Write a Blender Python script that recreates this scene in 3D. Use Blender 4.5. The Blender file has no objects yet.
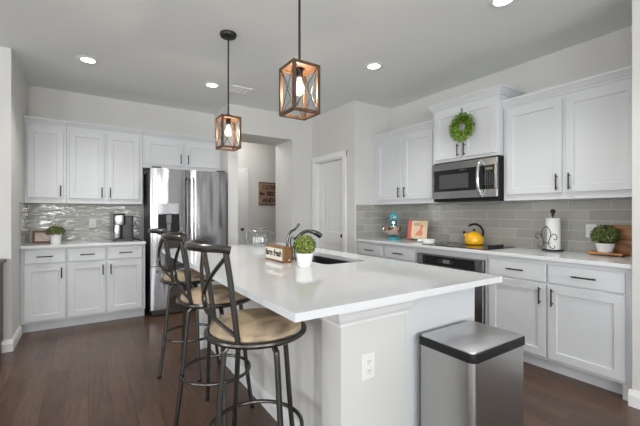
import bpy, bmesh, math, random
from mathutils import Vector, Matrix, Quaternion

random.seed(7)
scene = bpy.context.scene
COL = scene.collection
PI = math.pi

# ------------------------------------------------------------------ camera, world, light, exposure
cam_data = bpy.data.cameras.new('camera')
cam = bpy.data.objects.new('camera', cam_data)
COL.objects.link(cam)
cam.location = (0, 0, 1.25)
cam.rotation_euler = (PI / 2, 0, math.radians(-33.5))
cam_data.sensor_width = 36
cam_data.lens = 350 / 640 * 36
cam_data.shift_y = 0.5 / 640
cam_data.clip_start = 0.05
scene.camera = cam

world = bpy.data.worlds.new('daylight')
scene.world = world
world.use_nodes = True
bg = world.node_tree.nodes['Background']
bg.inputs['Color'].default_value = (0.86, 0.93, 1.0, 1)
bg.inputs['Strength'].default_value = 1.2

def area(name, loc, rot, sx, sy, power, col=(1, 1, 1)):
    l = bpy.data.lights.new(name, 'AREA')
    l.shape = 'RECTANGLE'; l.size = sx; l.size_y = sy
    l.energy = power; l.color = col
    o = bpy.data.objects.new(name, l)
    o.location = loc; o.rotation_euler = rot
    COL.objects.link(o)
    return o

# added area lamps as daylight in the invented, unseen living-area windows
DAY = (0.97, 0.99, 1.0)
ADDED_REAR_WIN = [(-3.3, 1.2), (-1.2, 1.2), (0.9, 1.2)]     # centre x, width
ADDED_LEFT_WIN = [(-1.6, 1.4), (1.3, 1.4)]                  # centre y, width
for wx, ww in ADDED_REAR_WIN:
    area('daylight_rear', (wx, -3.62, 1.45), (PI / 2 + .25, 0, 0), ww, 1.7, 66, DAY)
for wy, ww in ADDED_LEFT_WIN:
    area('daylight_side', (-5.02, wy, 1.45), (PI / 2 + .25, 0, -PI / 2), ww, 1.7, 58, DAY)

scene.view_settings.view_transform = 'Standard'
scene.view_settings.look = 'None'
scene.view_settings.gamma = 1.0
scene.view_settings.use_curve_mapping = False
scene.view_settings.exposure = 0.42
scene.cycles.max_bounces = 10
scene.cycles.diffuse_bounces = 6
scene.cycles.glossy_bounces = 5
scene.cycles.transmission_bounces = 8
scene.cycles.transparent_max_bounces = 24
scene.cycles.caustics_reflective = False
scene.cycles.caustics_refractive = False
scene.cycles.sample_clamp_indirect = 4

CEIL = 2.75

# ------------------------------------------------------------------ materials
def new_mat(name):
    m = bpy.data.materials.new(name); m.use_nodes = True
    nt = m.node_tree
    return m, nt, nt.nodes['Principled BSDF']

def mat(name, col, rough=0.5, metal=0.0, var=0.04, scale=6.0, bump=0.0, bscale=60.0, stretch=(1, 1, 1), coat=0.0, spec=0.5):
    m, nt, b = new_mat(name)
    tc = nt.nodes.new('ShaderNodeTexCoord')
    mp = nt.nodes.new('ShaderNodeMapping'); mp.inputs['Scale'].default_value = stretch
    nt.links.new(tc.outputs['Object'], mp.inputs['Vector'])
    n = nt.nodes.new('ShaderNodeTexNoise'); n.inputs['Scale'].default_value = scale; n.inputs['Detail'].default_value = 4
    nt.links.new(mp.outputs[0], n.inputs['Vector'])
    mx = nt.nodes.new('ShaderNodeMix'); mx.data_type = 'RGBA'
    mx.inputs[6].default_value = tuple(c * (1 - var) for c in col) + (1,)
    mx.inputs[7].default_value = tuple(min(1, c * (1 + var)) for c in col) + (1,)
    nt.links.new(n.outputs['Fac'], mx.inputs[0])
    nt.links.new(mx.outputs[2], b.inputs['Base Color'])
    b.inputs['Roughness'].default_value = rough
    b.inputs['Metallic'].default_value = metal
    b.inputs['Coat Weight'].default_value = coat
    b.inputs['Specular IOR Level'].default_value = spec
    if bump:
        n2 = nt.nodes.new('ShaderNodeTexNoise'); n2.inputs['Scale'].default_value = bscale; n2.inputs['Detail'].default_value = 3
        nt.links.new(mp.outputs[0], n2.inputs['Vector'])
        bp = nt.nodes.new('ShaderNodeBump'); bp.inputs['Strength'].default_value = bump; bp.inputs['Distance'].default_value = 0.01
        nt.links.new(n2.outputs['Fac'], bp.inputs['Height'])
        nt.links.new(bp.outputs[0], b.inputs['Normal'])
    return m

def emit_mat(name, col, strength):
    m, nt, b = new_mat(name)
    b.inputs['Base Color'].default_value = (0.1, 0.1, 0.1, 1)
    b.inputs['Emission Color'].default_value = col + (1,)
    b.inputs['Emission Strength'].default_value = strength
    return m

def glass_mat(name, tint=(0.97, 0.98, 0.98)):
    """thin clear glass: see-through with a fresnel sheen"""
    m, nt, b = new_mat(name)
    nt.nodes.remove(b)
    lw = nt.nodes.new('ShaderNodeLayerWeight'); lw.inputs['Blend'].default_value = 0.5
    pw = nt.nodes.new('ShaderNodeMath'); pw.operation = 'POWER'; pw.inputs[1].default_value = 3.5
    fr = nt.nodes.new('ShaderNodeMath'); fr.operation = 'MULTIPLY_ADD'; fr.inputs[1].default_value = 0.55; fr.inputs[2].default_value = 0.05
    nt.links.new(lw.outputs['Facing'], pw.inputs[0]); nt.links.new(pw.outputs[0], fr.inputs[0])
    tr = nt.nodes.new('ShaderNodeBsdfTransparent'); tr.inputs['Color'].default_value = tint + (1,)
    gl = nt.nodes.new('ShaderNodeBsdfGlossy'); gl.inputs['Roughness'].default_value = 0.03
    mx = nt.nodes.new('ShaderNodeMixShader')
    nt.links.new(fr.outputs[0], mx.inputs[0]); nt.links.new(tr.outputs[0], mx.inputs[1]); nt.links.new(gl.outputs[0], mx.inputs[2])
    nt.links.new(mx.outputs[0], nt.nodes['Material Output'].inputs['Surface'])
    return m

def floor_mat():
    m, nt, b = new_mat('dark_oak_planks')
    L = nt.links
    tc = nt.nodes.new('ShaderNodeTexCoord')
    sp = nt.nodes.new('ShaderNodeSeparateXYZ'); L.new(tc.outputs['Object'], sp.inputs[0])
    cb = nt.nodes.new('ShaderNodeCombineXYZ')
    L.new(sp.outputs['Y'], cb.inputs['X']); L.new(sp.outputs['X'], cb.inputs['Y'])
    br = nt.nodes.new('ShaderNodeTexBrick')
    br.offset = 0.37; br.offset_frequency = 2
    br.inputs['Scale'].default_value = 1
    br.inputs['Brick Width'].default_value = 0.95
    br.inputs['Row Height'].default_value = 0.127
    br.inputs['Mortar Size'].default_value = 0.0016
    br.inputs['Mortar Smooth'].default_value = 0.3
    br.inputs['Color1'].default_value = (0.074, 0.041, 0.026, 1)
    br.inputs['Color2'].default_value = (0.118, 0.069, 0.044, 1)
    br.inputs['Mortar'].default_value = (0.028, 0.019, 0.015, 1)
    L.new(cb.outputs[0], br.inputs['Vector'])
    mp = nt.nodes.new('ShaderNodeMapping'); mp.inputs['Scale'].default_value = (14, 1.6, 1)
    L.new(tc.outputs['Object'], mp.inputs['Vector'])
    n = nt.nodes.new('ShaderNodeTexNoise'); n.inputs['Scale'].default_value = 3; n.inputs['Detail'].default_value = 6
    n.inputs['Distortion'].default_value = 0.6
    L.new(mp.outputs[0], n.inputs['Vector'])
    rp = nt.nodes.new('ShaderNodeValToRGB')
    rp.color_ramp.elements[0].position = 0.3; rp.color_ramp.elements[0].color = (0.72, 0.72, 0.72, 1)
    rp.color_ramp.elements[1].position = 0.72; rp.color_ramp.elements[1].color = (1.25, 1.22, 1.2, 1)
    L.new(n.outputs['Fac'], rp.inputs['Fac'])
    mx = nt.nodes.new('ShaderNodeMix'); mx.data_type = 'RGBA'; mx.blend_type = 'MULTIPLY'; mx.inputs[0].default_value = 1
    L.new(br.outputs['Color'], mx.inputs[6]); L.new(rp.outputs['Color'], mx.inputs[7])
    L.new(mx.outputs[2], b.inputs['Base Color'])
    b.inputs['Roughness'].default_value = 0.30
    bp = nt.nodes.new('ShaderNodeBump'); bp.inputs['Strength'].default_value = 0.25; bp.inputs['Distance'].default_value = 0.004
    ad = nt.nodes.new('ShaderNodeMath'); ad.operation = 'SUBTRACT'
    ml = nt.nodes.new('ShaderNodeMath'); ml.operation = 'MULTIPLY'; ml.inputs[1].default_value = 0.5
    L.new(n.outputs['Fac'], ml.inputs[0]); L.new(ml.outputs[0], ad.inputs[0]); L.new(br.outputs['Fac'], ad.inputs[1])
    L.new(ad.outputs[0], bp.inputs['Height']); L.new(bp.outputs[0], b.inputs['Normal'])
    return m

def tile_mat(name, axis, wavy):
    """glossy grey subway tile; axis = the horizontal axis the tiles run along"""
    m, nt, b = new_mat(name)
    L = nt.links
    tc = nt.nodes.new('ShaderNodeTexCoord')
    sp = nt.nodes.new('ShaderNodeSeparateXYZ'); L.new(tc.outputs['Object'], sp.inputs[0])
    cb = nt.nodes.new('ShaderNodeCombineXYZ')
    L.new(sp.outputs[axis], cb.inputs['X']); L.new(sp.outputs['Z'], cb.inputs['Y'])
    br = nt.nodes.new('ShaderNodeTexBrick')
    br.offset = 0.5
    br.inputs['Scale'].default_value = 1
    br.inputs['Brick Width'].default_value = 0.31
    br.inputs['Row Height'].default_value = 0.0915
    br.inputs['Mortar Size'].default_value = 0.0022
    br.inputs['Color1'].default_value = (0.36, 0.352, 0.315, 1)
    br.inputs['Color2'].default_value = (0.46, 0.452, 0.41, 1)
    br.inputs['Mortar'].default_value = (0.64, 0.635, 0.61, 1)
    L.new(cb.outputs[0], br.inputs['Vector'])
    L.new(br.outputs['Color'], b.inputs['Base Color'])
    b.inputs['Roughness'].default_value = 0.06
    b.inputs['Specular IOR Level'].default_value = 0.8
    mp = nt.nodes.new('ShaderNodeMapping'); mp.inputs['Scale'].default_value = (4.5, 17, 1); mp.inputs['Rotation'].default_value = (0, 0, 0.22)
    L.new(cb.outputs[0], mp.inputs['Vector'])
    n = nt.nodes.new('ShaderNodeTexNoise'); n.inputs['Scale'].default_value = 1.6; n.inputs['Detail'].default_value = 2
    n.inputs['Distortion'].default_value = 0.8
    L.new(mp.outputs[0], n.inputs['Vector'])
    bp = nt.nodes.new('ShaderNodeBump'); bp.inputs['Strength'].default_value = 1.0; bp.inputs['Distance'].default_value = wavy
    L.new(n.outputs['Fac'], bp.inputs['Height'])
    bp2 = nt.nodes.new('ShaderNodeBump'); bp2.inputs['Strength'].default_value = 0.6; bp2.inputs['Distance'].default_value = 0.002; bp2.invert = True
    L.new(br.outputs['Fac'], bp2.inputs['Height']); L.new(bp.outputs[0], bp2.inputs['Normal'])
    L.new(bp2.outputs[0], b.inputs['Normal'])
    return m

def wood_mat(name, c1, c2, axis='X', scale=6, rough=0.5, stripes=9):
    m, nt, b = new_mat(name)
    L = nt.links
    tc = nt.nodes.new('ShaderNodeTexCoord')
    mp = nt.nodes.new('ShaderNodeMapping')
    s = {'X': (1.2, stripes, stripes), 'Y': (stripes, 1.2, stripes), 'Z': (stripes, stripes, 1.2)}[axis]
    mp.inputs['Scale'].default_value = s
    L.new(tc.outputs['Object'], mp.inputs['Vector'])
    n = nt.nodes.new('ShaderNodeTexNoise'); n.inputs['Scale'].default_value = scale; n.inputs['Detail'].default_value = 5; n.inputs['Distortion'].default_value = 0.7
    L.new(mp.outputs[0], n.inputs['Vector'])
    rp = nt.nodes.new('ShaderNodeValToRGB')
    rp.color_ramp.elements[0].position = 0.32; rp.color_ramp.elements[0].color = c1 + (1,)
    rp.color_ramp.elements[1].position = 0.68; rp.color_ramp.elements[1].color = c2 + (1,)
    L.new(n.outputs['Fac'], rp.inputs['Fac']); L.new(rp.outputs['Color'], b.inputs['Base Color'])
    b.inputs['Roughness'].default_value = rough
    return m

def steel_mat(name, col, rough, wave=0.0, wscale=(1.2, 1.2, 0.35), brush=(120, 120, 1)):
    """brushed stainless: fine brushing plus the slow waviness of thin sheet"""
    m, nt, b = new_mat(name)
    L = nt.links
    b.inputs['Metallic'].default_value = 1
    b.inputs['Base Color'].default_value = col + (1,)
    tc = nt.nodes.new('ShaderNodeTexCoord')
    mp = nt.nodes.new('ShaderNodeMapping'); mp.inputs['Scale'].default_value = brush
    L.new(tc.outputs['Object'], mp.inputs['Vector'])
    n = nt.nodes.new('ShaderNodeTexNoise'); n.inputs['Scale'].default_value = 3; n.inputs['Detail'].default_value = 3
    L.new(mp.outputs[0], n.inputs['Vector'])
    mr = nt.nodes.new('ShaderNodeMapRange')
    mr.inputs['To Min'].default_value = rough * 0.8; mr.inputs['To Max'].default_value = rough * 1.25
    L.new(n.outputs['Fac'], mr.inputs['Value']); L.new(mr.outputs[0], b.inputs['Roughness'])
    if wave:
        mp2 = nt.nodes.new('ShaderNodeMapping'); mp2.inputs['Scale'].default_value = wscale
        L.new(tc.outputs['Object'], mp2.inputs['Vector'])
        n2 = nt.nodes.new('ShaderNodeTexNoise'); n2.inputs['Scale'].default_value = 3.2; n2.inputs['Detail'].default_value = 1
        L.new(mp2.outputs[0], n2.inputs['Vector'])
        bp = nt.nodes.new('ShaderNodeBump'); bp.inputs['Strength'].default_value = wave; bp.inputs['Distance'].default_value = 0.05
        L.new(n2.outputs['Fac'], bp.inputs['Height']); L.new(bp.outputs[0], b.inputs['Normal'])
    return m

M = {}
M['wall'] = mat('warm_white_wall_paint', (0.655, 0.65, 0.63), 0.85, var=0.012, bump=0.04, bscale=180)
M['ceiling'] = mat('ceiling_paint', (0.795, 0.82, 0.82), 0.9, var=0.012, bump=0.05, bscale=150)
M['trim'] = mat('white_trim_paint', (0.80, 0.805, 0.81), 0.4, var=0.01)
M['cabinet'] = mat('white_cabinet_lacquer', (0.65, 0.665, 0.685), 0.36, var=0.012)
M['quartz'] = mat('white_quartz', (0.74, 0.755, 0.77), 0.055, var=0.03, scale=26)
M['floor'] = floor_mat()
M['tile_y'] = tile_mat('grey_subway_tile_long', 'Y', 0.0035)
M['tile_x'] = tile_mat('grey_wavy_tile_short', 'X', 0.009)
M['steel'] = steel_mat('brushed_stainless', (0.36, 0.36, 0.37), 0.24, 0.12)
M['fridge_steel'] = steel_mat('fridge_stainless', (0.39, 0.39, 0.405), 0.16, 0.55, wscale=(1.5, 1.5, 0.22))
M['can_steel'] = steel_mat('bin_stainless', (0.43, 0.43, 0.435), 0.30, 0.0, brush=(40, 40, 3))
M['lid_steel'] = steel_mat('bin_lid_steel', (0.58, 0.58, 0.585), 0.34, 0.0)
M['chrome'] = mat('polished_chrome', (0.78, 0.78, 0.78), 0.08, 1.0, var=0.01)
M['gun'] = mat('dark_brushed_nickel', (0.13, 0.13, 0.135), 0.25, 1.0, var=0.03)
M['black_metal'] = mat('black_satin_metal', (0.009, 0.009, 0.0095), 0.4, var=0.1, spec=0.5)
M['stool_metal'] = mat('bronze_black_metal', (0.075, 0.072, 0.067), 0.27, 0.8, var=0.2, scale=20)
M['black'] = mat('black_plastic', (0.010, 0.010, 0.011), 0.5, var=0.05, spec=0.25)
M['black_glass'] = mat('black_glass', (0.010, 0.010, 0.011), 0.06, var=0.05)
M['dark_grey'] = mat('charcoal_plastic', (0.06, 0.06, 0.062), 0.45, var=0.05)
M['white_plastic'] = mat('white_plastic', (0.82, 0.82, 0.81), 0.35, var=0.01)
M['slot'] = mat('outlet_slot', (0.05, 0.05, 0.05), 0.6)
M['ceramic'] = mat('white_ceramic', (0.84, 0.84, 0.84), 0.22, var=0.015)
M['paper'] = mat('white_paper_towel', (0.86, 0.86, 0.85), 0.95, var=0.02, scale=40, bump=0.3, bscale=120)
def leaf_mat(name, dark, light, scale):  # ramp paints highlights and dark gaps into the leaf colour
    m = mat(name, light, 0.45, var=0, scale=scale)
    nt = m.node_tree; n = nt.nodes['Noise Texture']
    rp = nt.nodes.new('ShaderNodeValToRGB')
    rp.color_ramp.elements[0].position = .40; rp.color_ramp.elements[0].color = dark + (1,)
    rp.color_ramp.elements[1].position = .62; rp.color_ramp.elements[1].color = light + (1,)
    nt.links.new(n.outputs['Fac'], rp.inputs['Fac'])
    nt.links.new(rp.outputs['Color'], nt.nodes['Principled BSDF'].inputs['Base Color'])
    return m
M['leaf'] = leaf_mat('boxwood_leaf', (0.045, 0.085, 0.012), (0.40, 0.47, 0.10), 95)
M['leaf_dark'] = leaf_mat('dark_boxwood_leaf', (0.022, 0.04, 0.009), (0.20, 0.25, 0.055), 80)
M['leaf_bright'] = leaf_mat('wreath_leaf', (0.05, 0.13, 0.012), (0.36, 0.56, 0.07), 70)
M['stem'] = mat('twig', (0.05, 0.06, 0.02), 0.8)  # wreath twigs, and the dark ball painting shade inside the potted foliage
M['seat'] = wood_mat('tan_suede_seat', (0.13, 0.105, 0.085), (0.56, 0.43, 0.285), 'X', 5, 0.85, 1.4)
M['seat'].node_tree.nodes['Color Ramp'].color_ramp.elements[0].position = .34
M['seat'].node_tree.nodes['Color Ramp'].color_ramp.elements[1].position = .56
M['wood_lantern'] = wood_mat('lantern_wood', (0.05, 0.024, 0.012), (0.13, 0.064, 0.030), 'Z', 5, 0.55)
M['wood_board'] = wood_mat('acacia_board', (0.20, 0.075, 0.025), (0.56, 0.27, 0.11), 'Y', 4, 0.4, 5)
M['wood_sign'] = wood_mat('sign_block_wood', (0.16, 0.075, 0.028), (0.30, 0.15, 0.06), 'Y', 5, 0.55)
M['wood_frame'] = wood_mat('picture_frame_wood', (0.07, 0.03, 0.016), (0.17, 0.085, 0.045), 'X', 5, 0.5)
M['wood_plaque'] = wood_mat('brown_sign_board', (0.26, 0.155, 0.105), (0.36, 0.225, 0.16), 'X', 3, 0.7)
M['dark_wood'] = wood_mat('espresso_wood', (0.013, 0.010, 0.009), (0.03, 0.022, 0.018), 'X', 4, 0.35)
M['cream'] = mat('cream_sign_face', (0.78, 0.74, 0.64), 0.6, var=0.05)
M['ink'] = mat('dark_lettering', (0.035, 0.022, 0.018), 0.7)
M['photo'] = mat('picture_paper', (0.62, 0.50, 0.43), 0.5, var=0.12, scale=14)
M['photo_mark'] = mat('picture_ink', (0.17, 0.12, 0.10), 0.6)
M['yellow'] = mat('yellow_enamel', (0.88, 0.46, 0.008), 0.14, var=0.03, coat=0.4)
M['teal'] = mat('teal_enamel', (0.045, 0.30, 0.34), 0.34, var=0.04)
M['copper'] = mat('mirror_bowl_metal', (0.70, 0.57, 0.47), 0.14, 1.0, var=0.03)
M['book_cover'] = mat('cream_book_cover', (0.72, 0.57, 0.36), 0.5, var=0.08, scale=18)
M['book_red'] = mat('red_book_cloth', (0.62, 0.10, 0.09), 0.5, var=0.06)
M['page'] = mat('book_pages', (0.75, 0.70, 0.58), 0.8)
M['book_pink'] = mat('pink_printed_figure', (0.70, 0.22, 0.17), 0.5, var=0.25, scale=60)
M['soil'] = mat('soil', (0.04, 0.03, 0.02), 0.9)
M['glass'] = glass_mat('clear_glass')
def bulb_mat():
    m, nt, b = new_mat('glowing_bulb_glass')
    nt.nodes.remove(b)
    em = nt.nodes.new('ShaderNodeEmission'); em.inputs['Color'].default_value = (1, .84, .6, 1); em.inputs['Strength'].default_value = 3.0
    tr = nt.nodes.new('ShaderNodeBsdfTransparent')
    mx = nt.nodes.new('ShaderNodeMixShader'); mx.inputs[0].default_value = .35
    nt.links.new(tr.outputs[0], mx.inputs[1]); nt.links.new(em.outputs[0], mx.inputs[2])
    nt.links.new(mx.outputs[0], nt.nodes['Material Output'].inputs['Surface'])
    return m
M['bulb'] = bulb_mat()
M['lens'] = emit_mat('downlight_lens', (1.0, 0.96, 0.9), 5)
M['lcd'] = emit_mat('microwave_digits', (0.5, 0.55, 0.08), 0.12)
M['oven_lcd'] = emit_mat('oven_display', (0.6, 0.65, 0.7), 0.06)
M['key'] = mat('printed_keys', (0.20, 0.20, 0.20), 0.5)
M['ribbon'] = mat('grey_ribbon', (0.20, 0.20, 0.19), 0.7)
M['sink'] = steel_mat('sink_steel', (0.22, 0.22, 0.225), 0.3, 0.0)

# ------------------------------------------------------------------ mesh builder
class MB:
    def __init__(self):
        self.bm = bmesh.new()

    def _merge(self, t):
        me = bpy.data.meshes.new('tmp'); t.to_mesh(me); t.free()
        self.bm.from_mesh(me); bpy.data.meshes.remove(me)
        return self

    def box(self, x0, x1, y0, y1, z0, z1, bev=0.0, seg=1):
        t = bmesh.new()
        bmesh.ops.create_cube(t, size=1)
        sx, sy, sz = abs(x1 - x0), abs(y1 - y0), abs(z1 - z0)
        for v in t.verts:
            v.co = Vector(((x0 + x1) / 2 + v.co.x * sx, (y0 + y1) / 2 + v.co.y * sy, (z0 + z1) / 2 + v.co.z * sz))
        if bev:
            bmesh.ops.bevel(t, geom=list(t.edges), offset=min(bev, sx * .49, sy * .49, sz * .49), segments=seg, affect='EDGES', profile=0.5)
        return self._merge(t)

    def rbox(self, x0, x1, y0, y1, z0, z1, rad, seg=5, bev=0.0):
        """box with rounded vertical edges"""
        t = bmesh.new(); ring = []
        for cx, cy, a0 in ((x1 - rad, y1 - rad, 0), (x0 + rad, y1 - rad, PI / 2), (x0 + rad, y0 + rad, PI), (x1 - rad, y0 + rad, 1.5 * PI)):
            for k in range(seg + 1):
                a = a0 + k / seg * PI / 2
                ring.append((cx + rad * math.cos(a), cy + rad * math.sin(a)))
        lo = [t.verts.new((x, y, z0)) for x, y in ring]; hi = [t.verts.new((x, y, z1)) for x, y in ring]
        n = len(ring)
        for k in range(n):
            t.faces.new((lo[k], lo[(k + 1) % n], hi[(k + 1) % n], hi[k]))
        t.faces.new(lo[::-1]); t.faces.new(hi)
        if bev:
            es = [e for e in t.edges if abs(e.verts[0].co.z - e.verts[1].co.z) < 1e-6]
            bmesh.ops.bevel(t, geom=es, offset=bev, segments=2, affect='EDGES', profile=0.5)
        return self._merge(t)

    def lathe(self, prof, c, n=28, axis='Z'):
        """profile [(r, h)] around an axis through c"""
        t = bmesh.new(); rings = []
        def P(r, h, a):
            p, q = r * math.cos(a), r * math.sin(a)
            if axis == 'Z': return Vector((c[0] + p, c[1] + q, c[2] + h))
            if axis == 'X': return Vector((c[0] + h, c[1] + p, c[2] + q))
            return Vector((c[0] + p, c[1] + h, c[2] + q))
        for r, h in prof:
            if r < 1e-6: rings.append([t.verts.new(P(0, h, 0))])
            else: rings.append([t.verts.new(P(r, h, 2 * PI * k / n)) for k in range(n)])
        for a, b in zip(rings, rings[1:]):
            for k in range(n):
                k2 = (k + 1) % n
                if len(a) == 1 and len(b) == 1: continue
                if len(a) == 1: t.faces.new((a[0], b[k], b[k2]))
                elif len(b) == 1: t.faces.new((a[k], a[k2], b[0]))
                else: t.faces.new((a[k], a[k2], b[k2], b[k]))
        if prof[0] == prof[-1]: bmesh.ops.remove_doubles(t, verts=rings[0] + rings[-1], dist=1e-6)
        else:
            if len(rings[0]) > 1: t.faces.new(rings[0][::-1])
            if len(rings[-1]) > 1: t.faces.new(rings[-1])
        return self._merge(t)

    def cyl(self, p0, p1, r, n=12):
        return self.tube([p0, p1], r, n)

    def tube(self, pts, r, n=10, closed=False, flat=1.0):
        """tube along pts; r a number or one per point; flat squashes it along world Z"""
        pts = [Vector(p) for p in pts]; m = len(pts)
        rs = [r] * m if isinstance(r, (int, float)) else r
        t = bmesh.new(); rings = []; prev = None
        for i, p in enumerate(pts):
            if closed: d = pts[(i + 1) % m] - pts[i - 1]
            else: d = pts[min(i + 1, m - 1)] - pts[max(i - 1, 0)]
            d.normalize()
            if prev is None:
                up = Vector((0, 0, 1)) if abs(d.z) < 0.9 else Vector((1, 0, 0))
                s = d.cross(up).normalized()
            else:
                s = (prev - d * prev.dot(d)).normalized()
            prev = s
            u = s.cross(d)
            ring = []
            for k in range(n):
                a = 2 * PI * k / n
                o = (s * math.cos(a) + u * math.sin(a)) * rs[i]
                o.z *= flat
                ring.append(t.verts.new(p + o))
            rings.append(ring)
        prs = list(zip(rings, rings[1:])) + ([(rings[-1], rings[0])] if closed else [])
        for a, b in prs:
            for k in range(n):
                t.faces.new((a[k], a[(k + 1) % n], b[(k + 1) % n], b[k]))
        if not closed:
            t.faces.new(rings[0][::-1]); t.faces.new(rings[-1])
        return self._merge(t)

    def bar(self, p0, p1, w, h, up=(0, 0, 1)):
        """square bar from p0 to p1"""
        p0, p1 = Vector(p0), Vector(p1); d = (p1 - p0).normalized(); up = Vector(up)
        s = d.cross(up).normalized() * (w / 2); u = s.cross(d).normalized() * (h / 2)
        t = bmesh.new()
        vs = [[t.verts.new(p + a * s + b * u) for a, b in ((-1, -1), (1, -1), (1, 1), (-1, 1))] for p in (p0, p1)]
        for k in range(4):
            t.faces.new((vs[0][k], vs[0][(k + 1) % 4], vs[1][(k + 1) % 4], vs[1][k]))
        t.faces.new(vs[0][::-1]); t.faces.new(vs[1])
        return self._merge(t)

    def prism(self, poly, a, b, f):
        """2-D polygon swept from a to b; f(u, v, t) gives the point"""
        t = bmesh.new()
        lo = [t.verts.new(f(u, v, a)) for u, v in poly]; hi = [t.verts.new(f(u, v, b)) for u, v in poly]
        n = len(poly)
        for k in range(n): t.faces.new((lo[k], lo[(k + 1) % n], hi[(k + 1) % n], hi[k]))
        t.faces.new(lo[::-1]); t.faces.new(hi)
        return self._merge(t)

    def loft(self, rings):
        t = bmesh.new()
        R = [[t.verts.new(p) for p in r] for r in rings]; n = len(R[0])
        for a, b in zip(R, R[1:]):
            for k in range(n): t.faces.new((a[k], a[(k + 1) % n], b[(k + 1) % n], b[k]))
        t.faces.new(R[0][::-1]); t.faces.new(R[-1])
        return self._merge(t)

    def ball(self, c, r, sub=3, sc=(1, 1, 1)):
        t = bmesh.new(); bmesh.ops.create_icosphere(t, subdivisions=sub, radius=r)
        for v in t.verts: v.co = Vector((c[0] + v.co.x * sc[0], c[1] + v.co.y * sc[1], c[2] + v.co.z * sc[2]))
        return self._merge(t)

    def leaf(self, p, d, nrm, ln, wd):
        """a small folded pointed leaf"""
        d = Vector(d).normalized(); s = d.cross(Vector(nrm))
        if s.length < 1e-4: s = d.orthogonal()
        s.normalize(); u = s.cross(d)
        p = Vector(p); b = self.bm
        v0 = b.verts.new(p); v1 = b.verts.new(p + d * ln * .45 + s * wd / 2 + u * wd * .18)
        v2 = b.verts.new(p + d * ln); v3 = b.verts.new(p + d * ln * .45 - s * wd / 2 + u * wd * .18)
        vm = b.verts.new(p + d * ln * .5)
        b.faces.new((v0, v1, vm)); b.faces.new((v1, v2, vm)); b.faces.new((v2, v3, vm)); b.faces.new((v3, v0, vm))
        return self

    def build(self, name, material, parent=None, smooth=False, recalc=True, angle=35):
        bm = self.bm
        off = Vector((0, 0, 0)); q = parent
        while q is not None:
            off += q.location; q = q.parent
        if recalc: bmesh.ops.recalc_face_normals(bm, faces=list(bm.faces))
        for v in bm.verts: v.co -= off
        if smooth:
            lim = math.radians(angle)
            for f in bm.faces: f.smooth = True
            for e in bm.edges:
                if len(e.link_faces) == 2 and e.calc_face_angle(0) > lim: e.smooth = False
        me = bpy.data.meshes.new(name); bm.to_mesh(me); bm.free()
        me.materials.append(material)
        o = bpy.data.objects.new(name, me); COL.objects.link(o)
        if parent is not None: o.parent = parent
        return o

def thing(name, label, cat, loc, group=None):
    o = bpy.data.objects.new(name, None); COL.objects.link(o)
    o.empty_display_size = 0.05
    o.location = loc
    o['label'] = label; o['category'] = cat
    if group: o['group'] = group
    return o

def tag(o, label, cat, group=None):
    o['label'] = label; o['category'] = cat
    if group: o['group'] = group
    return o

def struct(name, mb, material, parent=None):
    o = mb.build(name, material, parent)
    if parent is None: o['kind'] = 'structure'
    return o

def copy_tree(o, parent=None):
    c = o.copy(); COL.objects.link(c)
    if parent is not None: c.parent = parent
    for ch in list(o.children): copy_tree(ch, c)
    return c

def text_mesh(name, body, size, material, parent, origin, ux, uz, depth=0.002, align='CENTER', shear=0.0, bold=0.0, space=1.0):
    """raised lettering: ux reading direction, uz up, both unit vectors"""
    cu = bpy.data.curves.new(name, 'FONT'); cu.body = body; cu.size = size
    cu.align_x = align; cu.align_y = 'CENTER'; cu.extrude = depth; cu.shear = shear; cu.offset = bold; cu.space_character = space
    cu.resolution_u = 3
    ob = bpy.data.objects.new(name + '_curve', cu); COL.objects.link(ob)
    dg = bpy.context.evaluated_depsgraph_get()
    me = bpy.data.meshes.new_from_object(ob.evaluated_get(dg))
    bpy.data.objects.remove(ob); bpy.data.curves.remove(cu)
    ux, uz = Vector(ux), Vector(uz); n = ux.cross(uz)
    off = Vector((0, 0, 0)); q = parent
    while q is not None:
        off += q.location; q = q.parent
    for v in me.vertices:
        v.co = Vector(origin) + ux * v.co.x + uz * v.co.y + n * v.co.z - off
    me.name = name; me.materials.clear(); me.materials.append(material)
    o = bpy.data.objects.new(name, me); COL.objects.link(o); o.parent = parent
    return o

def arc(c, r, a0, a1, n, f):
    return [f(c[0] + r * math.cos(a0 + (a1 - a0) * k / n), c[1] + r * math.sin(a0 + (a1 - a0) * k / n)) for k in range(n + 1)]

def smooth_path(pts, n=6):
    """Catmull-Rom through pts"""
    P = [Vector(p) for p in pts]; P = [2 * P[0] - P[1]] + P + [2 * P[-1] - P[-2]]
    out = []
    for i in range(1, len(P) - 2):
        for k in range(n):
            t = k / n
            out.append(0.5 * ((2 * P[i]) + (P[i + 1] - P[i - 1]) * t + (2 * P[i - 1] - 5 * P[i] + 4 * P[i + 1] - P[i + 2]) * t * t + (3 * P[i] - P[i - 1] - 3 * P[i + 1] + P[i + 2]) * t ** 3))
    out.append(P[-2])
    return out

# ------------------------------------------------------------------ the room shell
XL, YB, XR = -0.585, 5.30, 3.62          # niche side wall, wall behind the fridge, range wall
XP, YP = 2.945, 3.62                     # pantry box faces
YO = 4.67                                # wall with the hall opening
XA, XO0, XO1, ZO = 1.588, 1.729, 2.581, 2.37
YN, XW, YW = 4.20, 2.945, 0.777
X0, Y0 = -5.0, -3.6                      # far ends of the invented living area behind the camera
XH, YH = 4.3, 6.40

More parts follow.
